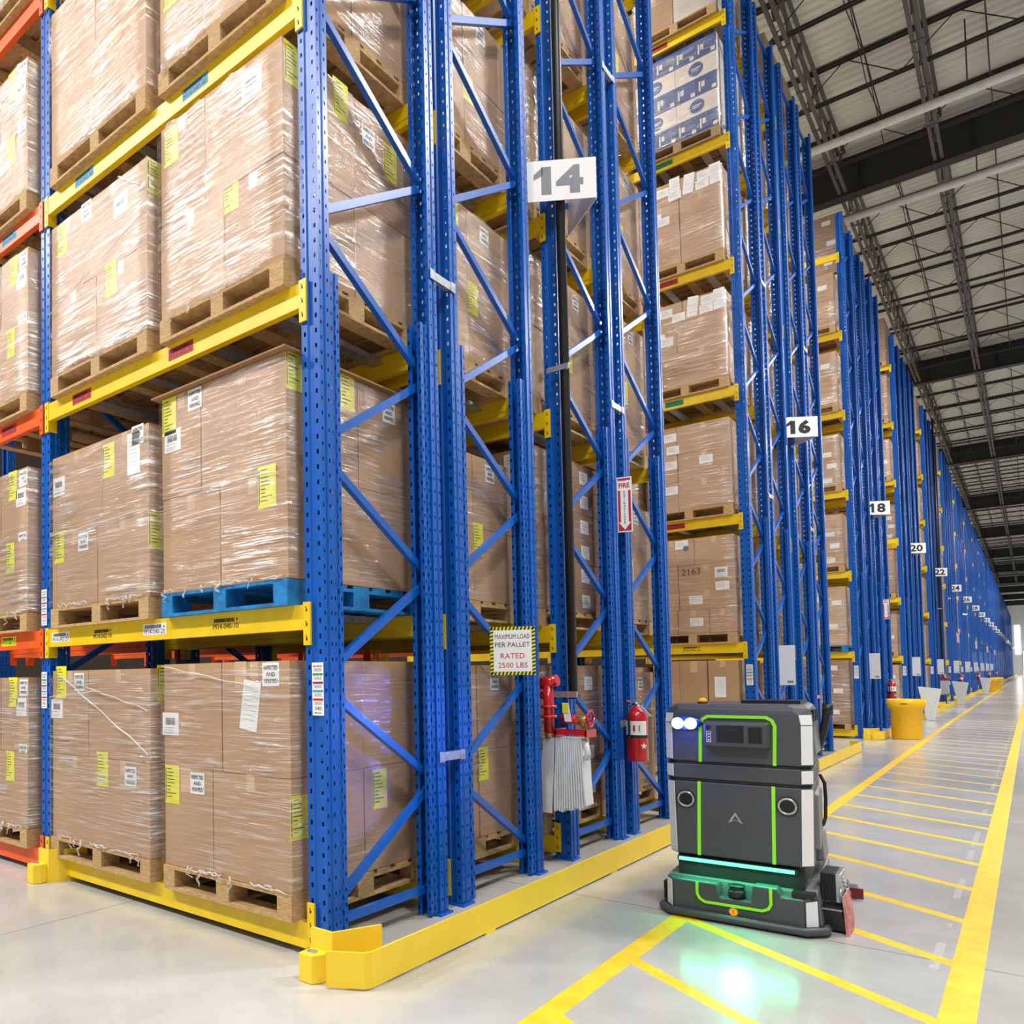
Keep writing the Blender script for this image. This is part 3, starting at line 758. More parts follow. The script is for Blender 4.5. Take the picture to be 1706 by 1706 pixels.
# row 16, facing us across the working aisle
WL = lambda rows, cols: [('w', u, v) for v in rows for u in cols]
std_load(1, 0, 0, 0, Z(0), 1.52, name='open-topped brown carton stack', seams=((.33, .66),), layers=(.5, .5), stickers=[('p', .8, .72), ('t', .5, .93), ('t', .17, .93)], film_=None, seed=101)
std_load(1, 0, 1, 0, Z(1), 3.12, name='brown carton load with handwritten numbers', seams=((.33, .70), (.35,), (.35,), (.55,)), layers=(.25, .2, .27, .28), stickers=WL((.12,), (.12, .55))+WL((.35,), (.55,))+[('w', .86, .48), ('w', .12, .78), ('b', .85, .62), ('w', .40, .94), ('o', .45, .90), ('n', .50, .65)], seed=102)
std_load(1, 0, 2, 0, Z(2), 4.62, name='brown carton load in three even layers', seams=((.38,),), layers=(.34, .33, .33), stickers=[('w', .3, .88), ('w', .33, .73), ('w', .3, .55), ('w', .72, .56), ('w', .3, .25)], seed=103, film_='film')
LBS = [('p', .62, .9, 'f', .1), ('w', .3, .9), ('w', .8, .93), ('w', .78, .83), ('w', .45, .82), ('w', .12, .84), ('w', .2, .62), ('w', .3, .56), ('p', .93, .9)]
std_load(1, 0, 3, 0, Z(3), 6.28, name='brown cartons with many white labels', seams=((.42,), (.42,), (.5,)), layers=(.4, .35, .25), stickers=LBS, seed=104)
std_load(1, 0, 4, 0, Z(4), 7.93, name='brown cartons with rows of labels', seams=((.5,), (.5,), (.5,)), layers=(.38, .37, .25), stickers=LBS+[('w', .15, .95), ('p', .45, .92)], seed=105)
std_load(1, 0, 6, 0, Z(6), 11.4, name='brown and white carton load', seams=((.5,),), layers=(.35, .35, .3), cards=('card', 'litho'), seed=107, stickers=WL((.8,), (.2, .5, .8)))
def litho_load(k, f, lv, seed):
    x1, x0 = -.18, -1.2; y0 = PER*k+FY[f]-.055; y1 = y0+1.17; z = Z(lv)
    make_pallet(x0, x1, y0-.01, y1+.01, z, 'wood2', 'wooden pallet under blue-and-white cartons in '+row_name(k), False)
    t = thing('wrapped_load', 'load of white and blue printed cartons, %s, %s' % (LNAME[lv], rn(f, k)), 'wrapped pallet load', ((x0+x1)/2, (y0+y1)/2, z+PH), 0, 'wrapped carton loads in the racks')
    H = 1.24; n = 5; W_ = 1.02; D_ = 1.17
    for L_ in range(n):
        wide = L_ % 2 == 1; cols = 2 if wide else 4
        for i in range(cols):
            for j in range(2 if wide else 2):
                a = -W_/2+W_*i/cols; c = a+W_/cols; e = -D_/2+D_*j/2; q = e+D_/2; za = H*L_/n; zb = H*(L_+1)/n-.002
                b = MB().box(a+.002, c-.002, e+.002, q-.002, za, zb, 'litho' if wide else 'lithoblue')
                if j == 0:
                    if wide:
                        m_ = (a+c)/2; r_ = .09; b.add([(m_, e-.0005, (za+zb)/2)]+[(m_+r_*math.cos(2*math.pi*h/24), e-.0005, (za+zb)/2+r_*math.sin(2*math.pi*h/24)) for h in range(24)], [(0, h+1, (h+1) % 24+1) for h in range(24)], 'lithoblue')
                        b.box(m_-.06, m_+.06, e-.001, e-.0006, (za+zb)/2+.005, (za+zb)/2+.018, 'litho'); b.box(m_-.05, m_+.03, e-.001, e-.0006, (za+zb)/2-.02, (za+zb)/2-.01, 'litho')
                    else:
                        b.box(a+.03, a+.05, e-.001, e+.001, za+.05, za+.18, 'litho'); b.box(c-.07, c-.02, e-.001, e+.001, za+.02, za+.07, 'litho'); b.box(a+.06, a+.1, e-.001, e+.001, za+.1, za+.17, 'litho')
                if i == cols-1: b.box(c-.0025, c-.0015, e+.002, q-.002, za, zb, 'litho')
                b.build('carton', t)
    film_mesh(-W_/2-.01, W_/2+.01, -D_/2-.01, D_/2+.01, 0, H, seed, 'film').build('stretch_wrap', t)
litho_load(1, 0, 5, 5)
for lv, tp in enumerate((1.45, 3.0, 4.6, 6.2, 7.9, 9.5)):
    std_load(1, 0, lv, 1, Z(lv), tp, seed=120+lv)
for f in (1, 2, 3):
    for lv in range(7):
        std_load(1, f, lv, 0, Z(lv), Z(lv)+PH+1.1+.2*random.random(), seed=130+f*8+lv, film_='film2' if lv % 2 else 'film', stickers=[('y', .4, .4, 'r')] if lv % 3 else [])
# farther rows: the same kinds of load, one mesh each
def far_load_mesh(kind):
    b = MB(); W_, D_, H = 1.02, 1.17, (1.12, 1.28, 1.2, 1.05, 1.22)[kind % 5]; rnd = random.Random(kind)
    nz = (2, 3, 2, 4, 3)[kind % 5]; nx = (2, 2, 3, 2, 2)[kind % 5]; cd = ('card', 'card2', 'card3', 'card', 'card2')[kind % 5]
    for L_ in range(nz):
        for i in range(nx):
            for j in range(2):
                a = -W_/2+W_*i/nx; e = -D_/2+D_*j/2
                b.box(a+.004, a+W_/nx-.004, e+.004, e+D_/2-.004, H*L_/nz+.001, H*(L_+1)/nz-.003, cd)
                if j == 0 and rnd.random() < .7: q = a+W_/nx*rnd.uniform(.3, .7); zc = H*(L_+rnd.uniform(.4, .7))/nz; b.box(q-.08, q+.08, e-.001, e+.003, zc-.05, zc+.05, 'label')
    fm = film_mesh(-W_/2-.012, W_/2+.012, -D_/2-.012, D_/2+.012, 0, H, kind, 'film2')
    off = len(b.v); b.v += fm.v
    for f_ in fm.f: b.f.append(tuple(off+i for i in f_)); b.mi.append(b.m('film2')); b.sm.append(True)
    return b.mesh('wrapped_load')
for k in range(2, 11):
    for f in range(4 if k < 5 else 1):
        for lv in range(7):
            rnd = random.Random(k*100+f*10+lv)
            if rnd.random() < .04: continue
            where = '%s, right, %s' % (LNAME[lv], rn(f, k))
            y0 = PER*k+FY[f]-.065; z = Z(lv); kd = rnd.randrange(5)
            make_pallet(-1.2, -.18, y0, y0+1.19, z, 'bluepallet' if (k == 2 and f == 0 and lv == 1) else 'wood', ('blue painted' if (k == 2 and f == 0 and lv == 1) else 'wooden')+' pallet, '+where, False)
            o = put('wrapped_load', cached(('fl', kd), lambda: far_load_mesh(kd)), loc=(-.69, y0+.595, z+PH+.002))
            tag(o, 'film-wrapped %s carton load, %s' % (('brown', 'dark brown', 'tan', 'brown', 'dark brown')[kd], where), 'wrapped pallet load', 'wrapped carton loads in the racks')

# galvanised pallet support bars
sb = MB().box(-.03, .03, .036, 1.034, -.045, -.003, 'galv').box(-.045, -.03, .036, 1.034, -.045, -.04, 'galv').box(.03, .045, .036, 1.034, -.045, -.04, 'galv').mesh('pallet_support_bar')
for k, fs_ in ((0, (0, 1, 2, 3)), (1, (0,))):
    for f in fs_:
        for lv in range(7):
            for q, x in enumerate((-.42, -.96, -1.6, -2.2)):
                if f and q > 1: continue
                o = put('pallet_support_bar', sb, loc=(x, PER*k+FY[f], Z(lv, k)))
                tag(o, '%s galvanised support bar from the aisle, %s, %s' % (ORD[q], LNAME[lv], rn(f, k)), 'support bar', 'galvanised bars between rack beams')
# row spacers between back-to-back frames
spm = MB().box(-.03, 0, 0, .195, -.025, .025, 'galv').box(0, .004, -.05, .0, -.03, .03, 'galv').box(0, .004, .195, .245, -.03, .03, 'galv').mesh('row_spacer')
for k in (0, 1):
    for q, (y, zs) in enumerate(((1.045, (.9, 3.75, 6.7)), (3.79, (.95, 3.65, 6.6)))):
        for i, z in enumerate(zs):
            o = put('row_spacer', spm, loc=(.004, PER*k+y, z)); o.scale = (1, .94, 1)
            tag(o, '%s grey spacer between the %s frames of %s' % (('low', 'midway', 'high')[i], ('first and second', 'third and fourth')[q], row_name(k)), 'spacer', 'galvanised row spacers')

# ------------------------------------------------------------------ yellow rail guards and post protectors
def guard_mesh(front=True):
    b = MB(); pth = [(.20, -.25), (.345, -.16), (.36, -.12), (.375, 5.15), (.35, 5.19), (.2, 5.28)]
    b2 = [(x-.010 if i not in (0, 5) else x-.006, y_+(.008 if i < 3 else (-.008 if i > 2 else 0))) for i, (x, y_) in enumerate(pth)]
    b.loft([[(x, y_, .01) for x, y_ in pth+b2[::-1]], [(x, y_, .165) for x, y_ in pth+b2[::-1]]], 'guard', False)
    n = 6; vs = [(x, y_, .165) for x, y_ in pth+b2[::-1]]; b.add(vs, [(i, i+1, 10-i, 11-i) for i in range(5)], 'guard')
    b.box(.20, .36, .3, .31, .0, .012, 'guard').box(.2, .36, 4.6, 4.61, 0, .012, 'guard')
    # feet
    for y_ in (.9, 2.6, 4.3): b.box(.25, .365, y_-.05, y_+.05, 0, .012, 'guard')
    return b.mesh('rail_guard')
gm = guard_mesh()
for k in range(NB):
    o = put('rail_guard', gm, loc=(0, PER*k, 0)); tag(o, 'long low yellow steel rail guard along the floor at the end of '+row_name(k), 'rail guard', 'yellow rail guards at the rack ends')
def protector(loc, label):
    t = thing('post_protector', label, 'post protector', loc, 0, 'yellow post protectors')
    b = MB(); b.loft([[(-.13, 0, .0), (0, -.0, 0), (0, .0, 0), (.1, .24, 0), (.09, .244, 0), (-.006, .012, 0), (-.13, .012, 0)], [(-.13, 0, .22), (0, 0, .22), (0, 0, .22), (.1, .24, .22), (.09, .244, .22), (-.006, .012, .22), (-.13, .012, .22)]], 'guard')
    b.build('angle_plate', t)
    b = MB().prism([(-.125, -.09), (-.045, -.09), (-.02, -.045), (-.02, 0), (-.125, 0)], 0, .13, 'guard'); b.build('anchor_foot', t, bevel=.006)
    MB().cyl((-.08, -.045, .128), (-.08, -.045, .134), .024, 'galv').build('anchor_cap', t)
    return t
protector((.17, -.17, 0), 'yellow angled post protector at the near corner post of rack row 14')
protector((-2.40, -.12, 0), 'yellow post protector at the front post between the yellow and orange beams')
for k in range(1, 6):
    protector((.17, PER*k-.17, 0), 'yellow angled post protector at the near corner of '+row_name(k))

# ------------------------------------------------------------------ signs
def v_sign(k):
    t = thing('row_sign', 'white V-shaped row sign reading %d in dark grey numerals' % row_no(k), 'sign', (0, PER*k, 0), 0, 'numbered row signs')
    z0, z1 = 4.86, 5.165
    def panel(nm, p, q, ink):
        p = Vector(p); q = Vector(q); d_ = (q-p).normalized(); n_ = Vector((d_.y, -d_.x, 0)); b = MB(); up = Vector((0, 0, 1))
        a = [p+up*z0, q+up*z0, q+up*z1, p+up*z1]; b.loft([a, [v-n_*.005 for v in a]], 'white')
        tx = str(row_no(k)); h_ = .21; cc = (p+q)/2+n_*.002+up*(z0+z1)/2+d_*(.02 if tx[0] == '1' else 0)
        b.text(tx, cc, d_, up, h_, ink, bold='X' if k < 2 else True, wide=1.3)
        if tx[0] == '1':
            vs, fs, tw, th = text_geo(tx, 'X'); xm = -tw/2*h_/th*1.3
            b.add([cc+d_*(xm+e)+up*v for e, v in ((.012, h_/2), (-.055, h_*.22), (-.055, h_*.04), (.012, h_*.20))], [(0, 1, 2, 3)], ink)
        b.build(nm, t)
    panel('front_panel', (-.11, 2.45, 0), (.31, 2.765, 0), 'greyink' if k == 0 else 'ink')
    panel('back_panel', (.30, 2.785, 0), (-.06, 3.12, 0), 'ink')
    return t
for k in range(NB): v_sign(k)
def board(mb_fn, name, label, cat, loc, rz, group=None):
    o = mb_fn().build(name, None, loc, rz); return tag(o, label, cat, group)
def maxload():
    b = MB().box(-.14, .14, 0, .004, -.155, .155, 'ylabel'); b.box(-.118, .118, -.001, 0, -.133, .133, 'white')
    for i in range(12):
        x = -.14+.28*i/12
        for z0, z1 in ((.133, .155), (-.155, -.133)): b.add([(x, -.001, z0), (x+.011, -.001, z0), (x+.018, -.001, z1), (x+.007, -.001, z1)], [(0, 1, 2, 3)], 'ink')
    for i in range(13):
        z = -.152+.31*i/13
        for x0, x1 in ((-.14, -.118), (.118, .14)): b.add([(x0, -.001, z), (x1, -.001, z+.007), (x1, -.001, z+.017), (x0, -.001, z+.01)], [(0, 1, 2, 3)], 'ink')
    for t_, z, h, m_ in (('MAXIMUM LOAD', .092, .030, 'ink'), ('PER PALLET', .040, .030, 'ink'), ('RATED', -.032, .034, 'redink'), ('2500 LBS', -.092, .034, 'redink')):
        b.text(t_, (0, -.002, z), (1, 0, 0), (0, 0, 1), h, m_, .215, bold=False)
    return b
board(maxload, 'load_sign', 'white sign with striped border reading MAXIMUM LOAD PER PALLET RATED 2500 LBS', 'sign', (.09, 1.74, 1.525), R(28))
def notice():
    b = MB().box(-.095, .095, 0, .004, -.27, .27, 'white')
    b.box(.0, .07, -.001, 0, -.24, -.21, 'greyink'); return b
for k in (1, 2, 3, 4, 5, 6, 7, 8, 9, 10):
    o = cached('notice', lambda: notice().mesh('notice_board'))
    o = put('notice_board', o, loc=(.09, PER*k+1.3, 1.45)); tag(o, 'blank white notice board hung on the end of '+row_name(k), 'sign', 'white boards on rack ends')
def extsign():
    b = MB().box(-.06, .06, 0, .004, -.235, .235, 'white'); b.box(-.05, .05, -.001, 0, -.225, .225, 'redink')
    # white arrow
    b.add([(-.05, -.0016, .12), (.05, -.0016, .12), (.05, -.0016, .205), (-.05, -.0016, .205)], [(0, 1, 2, 3)], 'white')
    b.add([(-.03, -.0016, .12), (.03, -.0016, .12), (.03, -.0016, -.15), (-.03, -.0016, -.15)], [(3, 2, 1, 0)], 'white')
    b.add([(-.048, -.0016, -.15), (.048, -.0016, -.15), (0, -.0016, -.215)], [(0, 2, 1)], 'white')
    b.add([(-.045, -.002, .222), (.045, -.002, .222), (0, -.002, .200)], [(0, 2, 1)], 'redink')
    b.text('FIRE', (0, -.0025, .163), (1, 0, 0), (0, 0, 1), .042, 'redink', .085)
    for i, c in enumerate('EXTINGUISHER'): b.text(c, (0, -.0025, .105-.0235*i), (1, 0, 0), (0, 0, 1), .017, 'ink')
    return b
EXT = (0, 2, 5, 7, 9, 11)
esm = extsign().mesh('extinguisher_sign')
for k in EXT:
    o = put('extinguisher_sign', esm, loc=(.045, PER*k+3.86, 2.80), rz=R(18)); tag(o, 'narrow red and white FIRE EXTINGUISHER arrow sign, '+row_name(k)+' end', 'sign', 'fire extinguisher signs')
# barcode strips on the front posts
def strip(num):
    b = MB().box(-.037, .037, -.001, 0, -.13, .13, 'label'); cols = ('redink', 'green', 'purple', 'cyan', 'redink')
    for i, c in enumerate(cols):
        z = .112-.041*i
        if c != 'redink' or i: b.box(-.033, .033, -.0015, -.001, z-.005, z+.006, c)
        else: b.text('M14-040-50', (0, -.0016, z), (1, 0, 0), (0, 0, 1), .009, 'redink', .06)
        for q in range(9): b.box(-.024+.0055*q, -.0215+.0055*q, -.0015, -.001, z-.026, z-.010, 'greyink')
    b.text(num, (0, -.0016, -.095), (1, 0, 0), (0, 0, 1), .020, 'ink', .05, bold=False)
    b.box(-.015, .02, -.0015, -.001, -.119, -.116, 'ink'); b.add([(-.015, -.0015, -.1125), (-.015, -.0015, -.1225), (-.025, -.0015, -.1175)], [(0, 1, 2)], 'ink')
    return b
def strip_at(num, loc, label):
    o = strip(num).build('location_strip', None, loc); return tag(o, label, 'label', 'barcode strips on posts')
strip_at('040', (-.040, -.003, 1.315), 'tall white barcode strip numbered 040 on the near corner post')
strip_at('042', (-2.66, -.003, 1.305), 'lower white barcode strip on the post beside the orange beams')
strip_at('042', (-2.66, -.003, 1.90), 'upper white barcode strip on the post beside the orange beams')
for k in range(1, 12): strip_at('0%d' % (40+2*k), (-.06, PER*k-.003, 1.33), 'white barcode strip on the near corner post of '+row_name(k))

# ------------------------------------------------------------------ fire gear
def extinguisher(k, loc):
    t = thing('fire_extinguisher', 'red fire extinguisher hung on the rack end posts of '+row_name(k), 'fire extinguisher', loc, 0, 'red fire extinguishers')
    MB().lathe([(.02, .0), (.075, .0), (.083, .012), (.083, .36), (.075, .40), (.045, .43), (.024, .445), (.024, .46)], 'red', 28).build('cylinder', t)
    b = MB(); n = 14; vs = []
    for i in range(n+1):
        a = R(-165)+R(150)*i/n; vs += [(.0845*math.cos(a), .0845*math.sin(a), .22), (.0845*math.cos(a), .0845*math.sin(a), .335)]
    b.add(vs, [(2*i, 2*i+2, 2*i+3, 2*i+1) for i in range(n)], 'label', True)
    for i in range(3): 
        a = R(-110+25*i); b.box(.0855*math.cos(a)-.01, .0855*math.cos(a)+.006, .0855*math.sin(a)-.001, .0855*math.sin(a)+.001, .25, .30, 'redink' if i == 1 else 'greyink')
    b.build('instruction_label', t)
    MB().lathe([(.085, .195), (.0865, .2), (.0865, .215), (.085, .22)], 'black', 28).build('strap', t)
    MB().cyl((0, 0, .46), (0, 0, .49), .02, 'galv').box(-.05, .03, -.012, .012, .487, .497, 'galv').bar((-.02, 0, .5), (.035, 0, .535), .02, .006, 'galv', (0, 1, 0)).build('valve_handle', t)
    MB().cyl((-.055, -.01, .492), (-.075, -.03, .492), .012, 'red', n=12).build('gauge', t)
    MB().tube([(-.02, -.01, .475), (-.045, -.06, .46), (-.03, -.095, .40), (-.03, -.098, .3), (-.03, -.097, .21), (-.03, -.095, .17)], .0095, 'black').build('discharge_hose', t)
    MB().add([(.02, -.03, .47), (.06, -.06, .46), (.13, -.05, .38), (.10, -.03, .365), (.022, -.027, .472), (.062, -.057, .462), (.132, -.047, .382), (.102, -.027, .367)], [(0, 1, 2, 3), (7, 6, 5, 4), (0, 4, 5, 1), (1, 5, 6, 2), (2, 6, 7, 3), (3, 7, 4, 0)], 'label').build('inspection_tag', t)
    MB().box(-.02, .02, .083, .098, .02, .48, 'galv').build('bracket', t)
    # star-shaped pale sticker low on the cylinder
    b = MB(); pts = []
    for i in range(10):
        a = 2*math.pi*i/10+.3; r_ = .03 if i % 2 == 0 else .012; th = R(-35)+r_*math.cos(a)/.083; pts.append((.0842*math.cos(th), .0842*math.sin(th), .13+r_*math.sin(a)))
    b.add([(.0842*math.cos(R(-35)), .0842*math.sin(R(-35)), .13)]+pts, [(0, i+1, (i+1) % 10+1) for i in range(10)], 'label'); b.build('star_sticker', t)
    return t
for k in EXT: extinguisher(k, (.095, PER*k+3.86, .64))
def hose_station(k):
    y0 = PER*k
    t = thing('standpipe', 'black standpipe with red valves standing in the gap at the end of '+row_name(k), 'standpipe', (0, y0, 0), 0, 'standpipes with hose racks')
    x, y = .062, 2.70
    MB().cyl((x, y, 1.19), (x, y, 10.9), .033, 'black').build('pipe', t)
    MB().box(-.10, x+.05, y-.06, y-.035, 1.20, 1.245, 'galv').box(x-.05, x+.05, y+.033, y+.041, 1.20, 1.22, 'galv').build('pipe_clamp', t)
    MB().cyl((x-.02, y, 3.63), (x+.045, y-.04, 3.63), .012, 'galv').box(x-.12, x+.05, y-.045, y-.035, 3.62, 3.66, 'galv').build('pipe_clip', t)
    MB().cyl((-.01, 2.45, .96), (-.01, 2.45, 1.33), .036, 'red').cyl((-.01, 2.45, 1.06), (-.01, 2.45, 1.08), .055, 'red').cyl((-.01, 2.45, 1.13), (-.01, 2.45, 1.15), .055, 'red').cyl((-.08, 2.45, 1.3), (.06, 2.45, 1.33), .04, 'red').cyl((-.01, 2.45, 1.22), (-.1, 2.5, 1.22), .03, 'red').build('riser', t)
    MB().cyl((-.01, 2.45, .915), (-.01, 2.45, .965), .03, 'brass').build('coupling', t)
    MB().cyl((.06, 2.52, 1.055), (.2, 2.50, 1.045), .033, 'red').cyl((.17, 2.50, 1.05), (.26, 2.49, 1.05), .028, 'brass').cyl((.22, 2.49, .99), (.22, 2.49, 1.06), .018, 'brass').build('valve', t)
    b = MB(); c = Vector((.265, 2.49, 1.06)); pts = [c+Vector((.006, .055*math.cos(a), .055*math.sin(a))) for a in [2*math.pi*i/18 for i in range(19)]]
    b.tube(pts, .009, 'red', 8); b.bar(c+Vector((0, -.05, 0)), c+Vector((0, .05, 0)), .008, .008, 'red'); b.bar(c+Vector((0, 0, -.05)), c+Vector((0, 0, .05)), .008, .008, 'red'); b.build('handwheel', t)
    MB().box(.03, .26, 2.44, 2.46, .945, .975, 'red').box(.03, .26, 2.58, 2.60, .945, .975, 'red').box(.25, .265, 2.44, 2.60, .93, .985, 'red').box(.03, .045, 2.44, 2.6, .93, .985, 'red').build('hose_rack', t)
    MB().add([(.10, 2.42, 1.17), (.15, 2.42, 1.17), (.17, 2.42, 1.04), (.12, 2.42, 1.04)], [(0, 1, 2, 3)], 'label').box(.105, .148, 2.416, 2.4195, 1.10, 1.165, 'ylabel').build('valve_tag', t)
    b = MB(); h = 13
    for i in range(h):   # flat folds side by side
        a0 = .03+.0145*i; a1 = a0+.012; dx = (i-6)*.004
        lo = .40+.012*math.sin(i*1.7)+.004*i
        secs = []
        for q in range(9):
            z = .925-(.925-lo)*q/8; sw = dx*q/8; pf = .004*math.sin(q*.9+i)
            secs.append([(a0+sw, 2.455+pf, z), (a1+sw, 2.455+pf, z), (a1+sw, 2.585+pf, z), (a0+sw, 2.585+pf, z)])
        b.loft(secs, 'hose', True)
    # first wide drop from the riser
    secs = []
    for q in range(9):
        z = .92-.53*q/8; s_ = -.008*q; secs.append([(-.05+s_, 2.440, z), (.035+s_*.5, 2.425, z), (.035+s_*.5, 2.435, z), (-.05+s_, 2.450, z)])
    b.loft(secs, 'hose', True)
    b.tube([(.22, 2.5, .91), (.25, 2.47, .86), (.262, 2.46, .82), (.25, 2.47, .79), (.22, 2.48, .79)], .02, 'hose')
    b.box(-.02, -.012, 2.4255, 2.4265, .72, .84, 'greyink') if False else None
    o = b.build('fire_hose', None, (0, y0, 0)); tag(o, 'white folded fire hose hanging from the red rack, '+row_name(k)+' end', 'fire hose', 'folded fire hoses')
for k in (0, 4): hose_station(k)

# ------------------------------------------------------------------ bins and odds along the aisle
def tub(loc, label):
    t = thing('round_tub', label, 'bin', loc, 0, 'yellow round tubs')
    MB().lathe([(.05, 0), (.235, 0), (.245, .02), (.262, .6), (.30, .61), (.325, .78), (.305, .785), (.29, .66), (.245, .64), (.23, .05), (.05, .04)], 'tubyellow', 40).build('tub_body', t)
    b = MB()
    for i in range(4): b.box(-.05+.026*i, -.034+.026*i, -.3215, -.3135, .69, .71, 'ink')
    b.build('rim_print', t)
    return t
tub((.67, 16.75, 0), 'large yellow round tub in front of the end of rack row 18')
tub((.72, 58.5, 0), 'small-looking distant yellow round tub, nearer of two far down the aisle')
tub((.85, 64.0, 0), 'small-looking distant yellow round tub, farther of two down the aisle')
def bag(loc, label, s_=1):
    b = MB(); z0, z1 = .02, .72
    lo = [(-.06, -.05, z0), (.08, -.05, z0), (.08, .06, z0), (-.06, .06, z0)]; hi = [(-.19, -.17, z1), (.21, -.17, z1-.05), (.21, .2, z1-.05), (-.19, .2, z1)]
    hi2 = [(-.18, -.16, z1), (.20, -.16, z1-.05), (.20, .19, z1-.05), (-.18, .19, z1)]; lo2 = [(x*.9, y_*.9, .05) for x, y_, z in lo]
    b.loft([lo, hi, hi2, lo2], 'hose', True); o = b.build('waste_hopper', None, loc); o.scale = (1.15, 1.1, 1.25); return tag(o, label, 'bin', 'white tapered waste hoppers')
bag((.50, 23.9, 0), 'white tapered waste hopper behind the large yellow tub at row 18')
bag((.50, 36.0, 0), 'white tapered waste hopper at the end of rack row 22', 1)
bag((.70, 52.0, 0), 'white tapered waste hopper just before the distant yellow tubs', 1)
# ------------------------------------------------------------------ the scrubbing robot
M['rgrey'] = plain('charcoal_plastic', (70, 74, 80), .45, var=.05, scale=60)
M['rdark'] = plain('dark_plastic', (30, 32, 35), .4)
M['rlight'] = plain('side_grey_plastic', (112, 114, 118), .4, var=.08)
M['lime'] = plain('lime_green_trim', (132, 214, 40), .35, emit=.25)
M['refl'] = plain('white_reflector', (236, 237, 240), .4, var=.01)
def emis(name, rgb, s_):
    g = N(name); g.b.inputs['Base Color'].default_value = (0, 0, 0, 1); g.b.inputs['Emission Color'].default_value = rgb+(1,); g.b.inputs['Emission Strength'].default_value = s_; return g.m
M['bar'] = emis('green_light_bar', (.10, 1, .34), 3); M['blue_led'] = emis('blue_lamp_lens', (.2, .38, 1), 5)
M['amber'] = plain('amber_lens', (236, 150, 20), .2, emit=.5); M['pink'] = plain('worn_pink_rubber', (206, 130, 125), .6, var=.3, scale=20); M['maroon'] = plain('maroon_blade', (120, 26, 36), .4)
M['bluecase'] = plain('blue_lamp_housing', (30, 50, 190), .3)
rb = thing('scrubbing_robot', 'charcoal autonomous floor-scrubbing robot with green light bar on the striped aisle', 'cleaning robot', (1.29, 1.96, 0), R(2))
def plan(hw, vf, vb, c, z, hb=None):
    hb = hb or hw-.055; vb = min(vb, .66)
    return [(-hw, vf+c, z), (-hw+c, vf, z), (hw-c, vf, z), (hw, vf+c, z), (hb, vb, z), (-hb, vb, z)]
MB().loft([plan(.352, .0, .80, .05, .335), plan(.357, .0, .80, .05, .60), plan(.360, .005, .8, .05, .752)], 'rgrey').build('main_body', rb, bevel=.008)
MB().loft([plan(.350, .006, .79, .05, .752), plan(.350, .006, .79, .05, .766)], 'dark').build('lower_seam', rb)
MB().loft([plan(.362, .004, .81, .05, .767), plan(.363, .006, .81, .05, .85)], 'rgrey').build('middle_band', rb, bevel=.006)
MB().loft([plan(.350, .01, .79, .05, .85), plan(.350, .01, .79, .05, .863)], 'dark').build('upper_seam', rb)
MB().loft([plan(.364, .006, .82, .05, .864), plan(.366, .012, .82, .05, 1.08), plan(.362, .016, .82, .055, 1.14), plan(.346, .022, .81, .06, 1.17), plan(.322, .045, .80, .07, 1.19)], 'rgrey').build('hood', rb, bevel=.01)
# corner reflectors
def quadslab(mb, P, n, mat, t=.003):
    n = Vector(n).normalized()*t; P = [Vector(p) for p in P]; mb.loft([P, [p+n for p in P]], mat)
for s_ in (-1, 1):
    for (z0, h0, f0, z1, h1, f1) in ((.345, .352, 0, .745, .360, .005), (.775, .3625, .004, .843, .363, .006), (.875, .364, .006, 1.08, .366, .013), (1.085, .366, .013, 1.138, .362, .017)):
        c1 = .05 if z1 < 1.1 else .055; c0 = .05
        b = MB(); quadslab(b, [(s_*(h0-c0+.002), f0+.001, z0), (s_*(h0-.003), f0+c0-.004, z0), (s_*(h1-.003), f1+c1-.004, z1), (s_*(h1-c1+.002), f1+.001, z1)], (s_, -1, 0), 'refl'); b.build('corner_reflector', rb)
# lime trim
def strip_path(name, pts, r_=.0085):
    b = MB()
    for i in range(len(pts)-1):
        p, q = Vector(pts[i]), Vector(pts[i+1]); e = (q-p).normalized()*r_*.6
        b.bar(p-e*.5, q+e*.5, .006, r_*2, 'lime', (0, 1, 0))
    return b.build(name, rb)
strip_path('lime_trim', [(-.190, -.002, .34), (-.180, .002, .75)]); strip_path('lime_trim', [(.178, -.002, .34), (.185, .002, .75)])
arc = [(-.172, .008, .866), (-.166, .010, 1.075), (-.155, .010, 1.105), (-.13, .011, 1.122), (.16, .011, 1.122), (.188, .010, 1.105), (.200, .010, 1.075), (.194, .008, .866)]
strip_path('lime_trim', arc)
strip_path('lime_trim', [(-.187, -.082, .200), (-.187, -.082, .14), (-.175, -.082, .115), (-.15, -.082, .10), (.13, -.082, .10), (.158, -.082, .115), (.17, -.082, .14), (.17, -.082, .225)], .007)
